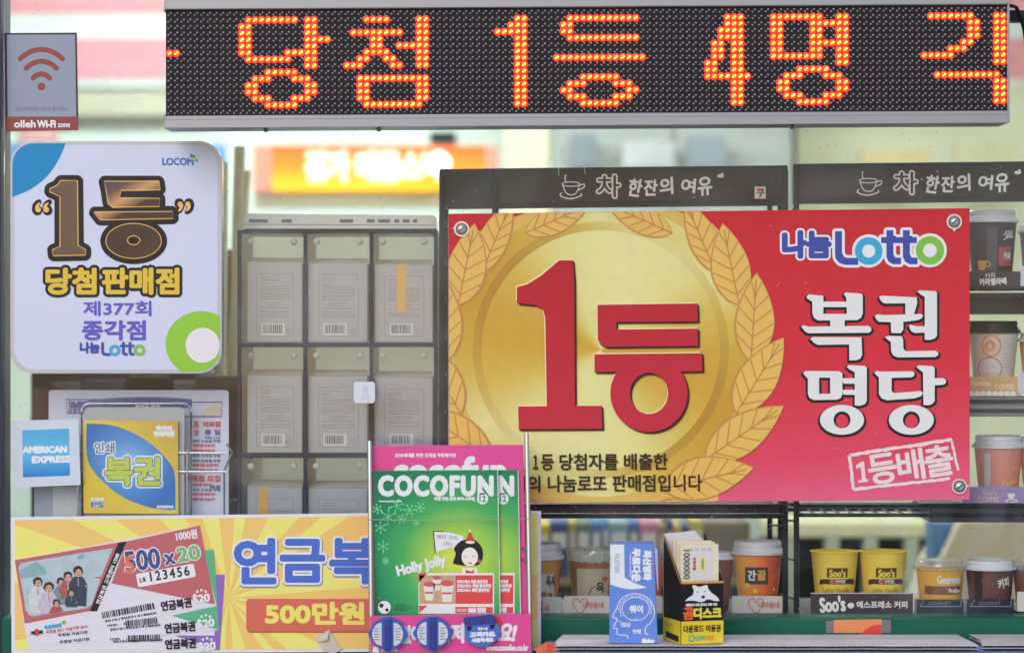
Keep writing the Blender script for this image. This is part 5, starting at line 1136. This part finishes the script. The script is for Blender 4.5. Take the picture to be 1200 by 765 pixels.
    for cx, cy, s_ in ((503, 684, 1), (524, 683, 1.15), (512, 676.5, .8)):
        m.cur = 0; m.poly(f, [(cx - 7 * s_, cy), (cx + 7 * s_, cy), (cx + 4.5 * s_, cy + 19 * s_), (cx - 4.5 * s_, cy + 19 * s_)], .0010 - .00003 * cy * 0); m.cur = 1; m.poly(f, ell(cx, cy, 7 * s_, 3 * s_, 20), .0012)
        m.cur = 1; m.poly(f, rect(cx - 5 * s_, cy + 9 * s_, cx + 5 * s_, cy + 11 * s_), .0012)
    m.build('cup_picture', [mat('cover_cup', (232, 224, 218), .3), mat('cover_cupred', (206, 88, 88), .3)], t)
    return t
magazine(461, 606.5, YR - .006, 'green festive magazine mostly hidden behind the front copy', False)
magazine(437, 582.5, YR - .014, 'green festive magazine in front with a girl in a red hat', True)
# blue plastic card keepers
BLU = mat('keeper_blue', (44, 84, 186), .3, .06, 20); BLD = mat('keeper_dark', (30, 52, 140), .3, .06)
fg = F(YR - .0425)
def keeper(cx, label):
    t = thing('badge_reel', label, 'badge reel', P(cx, 763, YR - .043), 'blue plastic reels on the pink panel')
    pts = smooth_path([(cx - 23, 742), (cx - 15, 728), (cx - 3, 722), (cx + 3, 722), (cx + 15, 728), (cx + 23, 742), (cx + 14, 756), (cx + 4, 760), (cx + 3, 763.5), (cx - 3, 763.5), (cx - 4, 760), (cx - 14, 756), (cx - 23, 742)], 3)[:-1]
    MB().prism(fg, pts, 0, .006).build('case', BLU, t, bevel=.0015)
    MB().prism(fg, rect(cx - 3.6, 722.5, cx + 3.6, 760), .0062, .0105).build('grip_bar', BLD, t, bevel=.001)
    m = MB()
    m.poly(fg, ell(cx - 7, 742, 11, 13.5, 20, 90, 270), .0066).poly(fg, ell(cx + 7, 742, 11, 13.5, 20, -90, 90), .0066); m.build('paper_insert', mat('insert_white', (206, 212, 220), .35, .03), t)
    m = MB()
    for sx in (-1, 1):
        for k in range(5): m.poly(fg, rect(cx + sx * 12.5 - 3.6, 735 + 3.2 * k, cx + sx * 12.5 + 3.4 - (k % 2) * 2, 736 + 3.2 * k), .0069)
    m.build('insert_print', GREY_INK, t)
    return t
k0 = keeper(454.5, 'round blue badge reel with white paper inserts, next to the rack post')
dup(k0, P(506, 0, YR - .043) - P(453.5, 0, YR - .043) + Vector((0, 0, .001)), 'round blue badge reel with white paper inserts, between its twin and the square headed reel')
t = thing('badge_clip', 'blue badge clip with hinged square top and white lettering', 'badge clip', P(566, 757, YR - .043))
MB().prism(fg, smooth_path([(544, 731), (580, 729), (586, 740), (581, 750), (568, 757), (555, 755), (546, 748), (544, 731)], 4)[:-1], 0, .006).build('case', mat('keeper_light', (62, 106, 204), .3, .05, 20), t, bevel=.0015)
MB().prism(fg, [(543, 722.5), (578, 718.5), (581, 728.5), (545, 731.5)], .0015, .009).build('hinge_top', BLD, t, bevel=.0012)
m = MB()
for q in ((545, 731), (572, 729)): m.prism(fg, [(q[0] + 2, q[1] + 2), (q[0] + 8, q[1] + 1.5), (q[0] + 7, q[1] + 6), (q[0] + 3, q[1] + 7)], .0061, .0068)
m.build('slots', mat('keeper_slot', (20, 28, 70), .4), t)
m = MB(); m.text(fg, '고객카드', 551, 739.5, 580, 745, .0066, bold=.7, rot=2); m.text(fg, '사용하세요', 553, 746.5, 578, 751, .0066, bold=.6, rot=2); m.text(fg, '안내', 560, 734, 571, 737, .0066, bold=.3); m.build('lettering', WHITE, t)

# ------------------------------------------------------------------ table, cardboard and cartons in front of the rail
zt = P(0, 755, -.15).z
TX0, TX1 = P(640, 0, -.2).x, P(1330, 0, -.2).x
tb = thing('folding_table', 'blue topped table under the cardboard sheets', 'table', ((TX0 + TX1) / 2, -.22, 0))
MB().wbox(TX0, TX1, -.19, -.022, zt - .05, zt - .008).build('table_top', mat('table_blue', (120, 150, 206), .4, .06, 10), tb, bevel=.004)
for lx in (TX0 + .03, TX1 - .03):
    for ly_ in (-.17, -.045): MB().tube([(lx, ly_, 0), (lx, ly_, zt - .05)], .012, 10).build('leg', BLACK, tb, smooth=True)
CB = mat('cardboard_grey', (206, 196, 196), .8, .05, 20, bump=.3, stretch=(1, .3, 1)); CBK = mat('cardboard_edge', (176, 164, 156), .85, .12, 60)
def sheet(pts, z, label):       # corrugated board: two liners and a wavy core
    t = thing('cardboard_sheet', label, 'cardboard', (sum(p[0] for p in pts) / len(pts), sum(p[1] for p in pts) / len(pts), z), 'cardboard sheets on the table')
    ft = lambda a, b, h=0.0: Vector((a, b, z + h))
    m = MB(); m.prism(ft, pts, .0042, .0050).build('top_liner', CB, t)
    MB().prism(ft, pts, 0, .0008).build('bottom_liner', CB, t)
    x0, x1 = min(p[0] for p in pts) + .002, max(p[0] for p in pts) - .002; n = int((x1 - x0) / .0016); vs_ = []
    for i in range(n + 1):
        x = x0 + (x1 - x0) * i / n; hgt = .0009 + .0016 * (1 + math.sin(i * math.pi / 2.6)); ys = []
        for j in range(len(pts)):
            p, q = pts[j - 1], pts[j]
            if (p[0] - x) * (q[0] - x) <= 0 and abs(p[0] - q[0]) > 1e-7: ys.append(p[1] + (q[1] - p[1]) * (x - p[0]) / (q[0] - p[0]))
        a, b = (min(ys), max(ys)) if ys else (0, 0)
        vs_ += [(x, a + .0004, z + hgt), (x, b - .0004, z + hgt)]
    MB().mesh(vs_, [(2 * i, 2 * i + 1, 2 * i + 3, 2 * i + 2) for i in range(n)]).build('core', CBK, t)
    return t
def edge(xa, xb, ya, n, j, seed):
    rng = random.Random(seed); return [(xa + (xb - xa) * i / n, ya + rng.uniform(-j, j)) for i in range(n + 1)]
xa, xb = P(650, 0, -.2).x, P(1152, 0, -.2).x
sheet(edge(xa, xb, -.166, 24, .0016, 1) + [(P(1146, 0, -.16).x, -.13), (P(1122, 0, -.03).x, -.026), (P(660, 0, -.03).x, -.026), (xa + .004, -.1)], zt - .0045, 'long grey corrugated cardboard sheet under the blue and black cartons')
xa2, xb2 = P(1156, 0, -.2).x, P(1310, 0, -.2).x
sheet(edge(xa2, xb2, -.160, 10, .0016, 4) + [(xb2, -.026), (P(1136, 0, -.03).x, -.026), (P(1150, 0, -.1).x, -.1)], zt - .0042, 'short grey corrugated cardboard sheet at the right end of the table')
sc = MB(); fo = F(-.16)
sc.mesh([fo(627, 760, 0), fo(640, 751, .006), fo(652, 754, 0), fo(656, 764, .004), fo(642, 768, .01), fo(630, 768, .003), fo(641, 759, .012)], [(0, 1, 6), (1, 2, 6), (2, 3, 6), (3, 4, 6), (4, 5, 6), (5, 0, 6)])
tag(sc.build('crumpled_wrapper', mat('wrapper_orange', (224, 100, 70), .4, .15, 80)), 'small crumpled orange wrapper between the rack and cardboard', 'wrapper')
# blue carton
zc_ = zt + .0012; f1 = FR(742, 755, -.145, -2)
yb = 382.5 - (zc_ - ZC) / f1.k
bc = thing('blue_carton', 'tall blue carton with white line drawing of a head in profile', 'carton', f1(742, yb, -.025))
CBL = mat('carton_blue', (92, 134, 220), .4, .03, 14)
m = MB(); m.prism(f1, [(714, yb), (714.5, 637), (766, 637), (771, yb)], -.05, 0); bc = m.build('box', CBL, bc, bevel=.001)
m = MB(); m.poly(f1, [(715, 637.6), (731.5, 637.6), (732, 676)] + smooth_path([(732, 676), (740, 681), (750, 685), (758.5, 688)], 3)[1:] + smooth_path([(758.5, 688), (742, 690), (726, 688), (715, 684)], 3)[1:], .0004); m.build('white_panel', mat('carton_white', (226, 230, 240), .4, .02), bc)
m = MB(); m.text(f1, '최신영화', 738.5, 657.5, 772.5, 666.5, .0004, rot=-90, bold=.8, dx=3); m.text(f1, '무료다운', 726.5, 657, 764.5, 666.5, .0004, rot=-90, bold=.8); m.text(f1, 'movie file download', 726, 661, 752, 663.2, .0004, rot=-90, bold=.1)
c0 = (744, 712)
m.stroke(f1, smooth_path([(724, 736), (719, 735), (723, 725), (718, 722), (723, 712), (726, 704), (733, 698), (744, 695), (756, 698), (764, 706), (767, 717), (763, 728), (757, 734), (756, 741), (760, 743)], 5), 1.0, .0004)
m.stroke(f1, ell(745, 713, 16, 13.5, 36), .8, .0004, True)
for k in range(8):
    a = R(150 + 30 * k); m.stroke(f1, [(745 + 16 * math.cos(a), 713 + 13.5 * math.sin(a)), (745 + 21 * math.cos(a), 713 + 17 * math.sin(a))], .7, .0005)
    a = R(165 + 30 * k); m.poly(f1, rot2(rect(745 + 18.6 * math.cos(a) - 2.2, 713 + 15.3 * math.sin(a) - .5, 745 + 18.6 * math.cos(a) + 2.2, 713 + 15.3 * math.sin(a) + .5), 745 + 18.6 * math.cos(a), 713 + 15.3 * math.sin(a), -math.degrees(a) + 90), .0005)
m.text(f1, '쿼이', 738, 709, 753, 717.5, .0005, bold=.5); m.text(f1, '정답', 729, 729, 739, 734, .0005, bold=.2); m.text(f1, '만원', 742, 737, 751, 741.5, .0005, bold=.25); m.stroke(f1, [(739, 727), (748, 724)], .6, .0005); m.stroke(f1, [(724, 726), (728, 729), (728, 734)], .7, .0005); m.stroke(f1, smooth_path([(723, 737), (724, 743), (734, 744), (736, 748)]), .9, .0004)
m.text(f1, 'filebus', 752, 747.5, 766, 752.5, .0005, bold=.5, shear=.2)
m.build('white_drawing', WHITE, bc)
m = MB(); m.text(f1, 'FILE7500', 712, 657, 734, 662.5, .0006, rot=-90, bold=.1); m.text(f1, '무료쿠폰', 708, 657, 722, 660, .0006, rot=-90); m.build('pale_print', mat('carton_pale_ink', (150, 166, 206), .4), bc)
m = MB(); m.prism(f1, [(766.6, 641), (770.5, 643), (771.4, 690), (770.6, 692)], -.0015, -.0006); m.build('side_flap', mat('carton_flap_blue', (150, 176, 232), .4), bc)
# black and yellow coupon dispenser
f2_ = FR(823, 753, -.150, 17)
ybd = 382.5 - (zc_ - ZC) / f2_.k
cd = thing('coupon_box', 'black and yellow open topped coupon box holding printed slips', 'coupon box', f2_(823, ybd, -.03))
X0, X1, DP = 796.5, 849.5, .072
CK = mat('coupon_black', (34, 32, 38), .4, .06, 20); CY = mat('coupon_yellow', (232, 206, 40), .4, .04, 20)
def side(a, b0, b1, m): m.prism(f2_, [], 0, 0) if False else None
m = MB(); m.prism(f2_, rect(X0, 682, X1, ybd), -.0012, 0); cdf = m.build('front_panel', CK, cd)
def sidepanel(x):
    fs2 = lambda a, b, h=0.0: f2_(x + h / f2_.k, b, a)      # a: depth behind the front (negative), b: px height
    q = MB(); q.prism(fs2, [(-.0013, ybd), (-.0013, 682), (-DP, 630), (-DP, ybd)], -.0006, .0006); return q
sidepanel(X0 + .6).build('side_panel', CK, cd); sidepanel(X1 - .6).build('side_panel', CK, cd)
fb_ = lambda a, b, h=0.0: f2_(a, b, h - DP)
MB().prism(fb_, [(X0, ybd), (X0, 629), (X0 + 40, 626), (X1, 640), (X1, ybd)], -.0012, 0).build('back_panel', mat('coupon_white', (224, 220, 222), .45, .03), cd)
m = MB(); m.stroke(f2_, [(X0, 682), (X1, 682)], 2.6, .0007)
fsl = lambda a, b, h=0.0: f2_(X0 - h / f2_.k, b, a * f2_.k)
DPX = DP / f2_.k
m.stroke(fsl, [(-1, 682), (-DPX, 630)], 2.2, .0004); m.build('orange_trim', mat('coupon_orange', (224, 152, 60), .4, .03), cd)
m = MB(); m.poly(f2_, rect(X0 + .2, 727, X1 - .2, ybd - .3), .0004); m.mesh([fsl(-.8, 727, .0004), fsl(-DPX + .8, 727, .0004), fsl(-DPX + .8, ybd - .3, .0004), fsl(-.8, ybd - .3, .0004)], [(0, 1, 2, 3)]); m.build('yellow_band', CY, cdf)
m = MB(); m.poly(f2_, smooth_path([(801, 703), (806, 699), (811, 696), (812, 690), (810, 686), (814, 685), (818, 687), (824, 686), (829, 685), (830, 689), (834, 694), (841, 699), (844, 704), (838, 704), (830, 702), (822, 705), (812, 703), (801, 703)], 4)[:-1], .0005); m.text(f2_, '대한민국 대표 웹하드 무료 다운', X0 + 6, 706.5, X1 - 8, 709.5, .0005, bold=.25); m.build('white_print', WHITE, cdf)
m = MB(); m.poly(f2_, ell(824, 699, 2.3, 1.7, 12), .0007).poly(f2_, ell(817, 693, .9, n=8), .0007).poly(f2_, ell(826, 692.5, .9, n=8), .0007); m.text(f2_, '다운로드 이용권', X0 + 3, 732, X1 - 4, 740, .0008, bold=.35); m.poly(fsl, [(-50, 743), (-7, 745), (-7, 752), (-50, 750)], .0008); m.build('black_print', INK, cdf)
m = MB(); m.text(f2_, '곰', X0 + 3, 711.5, X0 + 15, 724.5, .0006, bold=.9); m.build('orange_lettering', mat('coupon_red', (232, 96, 40), .4), cd)
m = MB(); m.text(f2_, '디스크', X0 + 16, 712, X1 - 3, 724, .0006, bold=.9); m.build('yellow_lettering', mat('coupon_gold', (236, 214, 60), .4), cd)
m = MB(); m.stroke(f2_, ell(X0 + 13, 747, 3.5, n=16), 1.8, .0008, True); m.text(f2_, 'GOM', X0 + 18, 744.5, X0 + 29, 749.5, .0008, bold=.3); m.text(fsl, '쿠폰 받으세요', -50, 732, -26, 736, .0008); m.build('green_emblem', mat('coupon_green', (90, 176, 150), .4), cd)
m = MB(); m.text(f2_, 'DISK', X0 + 30, 744.5, X0 + 42, 749.5, .0008, bold=.3); m.build('orange_emblem', MATS['coupon_orange'], cd)
slips = (('slip', .012, 0), ('slip', .020, -3), ('slip', .028, -6))
for i, (dz, dep, dyy) in enumerate(((0, .010, 0), (0, .024, -1.5), (0, .036, -2.5))):
    f3_ = (lambda d_: (lambda a, b, h=0.0: f2_(a, b, h - d_)))(dep)
    c = thing('coupon_slip', ('cream coupon slip with printed number, foremost in the black box', 'cream coupon slip second in the black box', 'cream coupon slip at the back of the black box')[i], 'coupon', f3_(822, 720, 0), 'coupon slips in the black box')
    MB().prism(f3_, [(X0 + 3, 730), (X0 + 2.5, 637.5 + dyy), (X1 - 3, 638.5 + dyy), (X1 - 2.5, 730)], -.006, 0).build('paper', mat('slip_cream', (238, 226, 200), .5, .03), c)
    if i == 0:
        MB().poly(f3_, rect(X0 + 16, 641, X1 - 11, 680), .0004).build('white_field', mat('slip_white', (226, 222, 224), .5, .02), c)
        m = MB(); m.text(f3_, '1000000', X0 - 7, 657.5, X0 + 27, 665, .0005, rot=-90, bold=.5); m.text(f3_, '다운로드', X0 + 24, 660, X0 + 36, 663, .0005, rot=-90, bold=.2)
        for k in range(4): m.text(f3_, '쿠폰', X0 + 12 + 8 * k, 643, X0 + 17 + 8 * k, 646, .0006)
        m.build('number_print', GREY_INK, c)
        m = MB(); m.poly(f3_, ell(X0 + 30, 662, 6, 11, 18), .0005); m.build('yellow_print', mat('slip_yellow', (236, 224, 160), .5), c)
        m = MB(); m.text(f3_, '무료이용', X0 + 12, 659, X0 + 27, 662.5, .0006, rot=-90, bold=.3); m.build('red_print', RED, c)
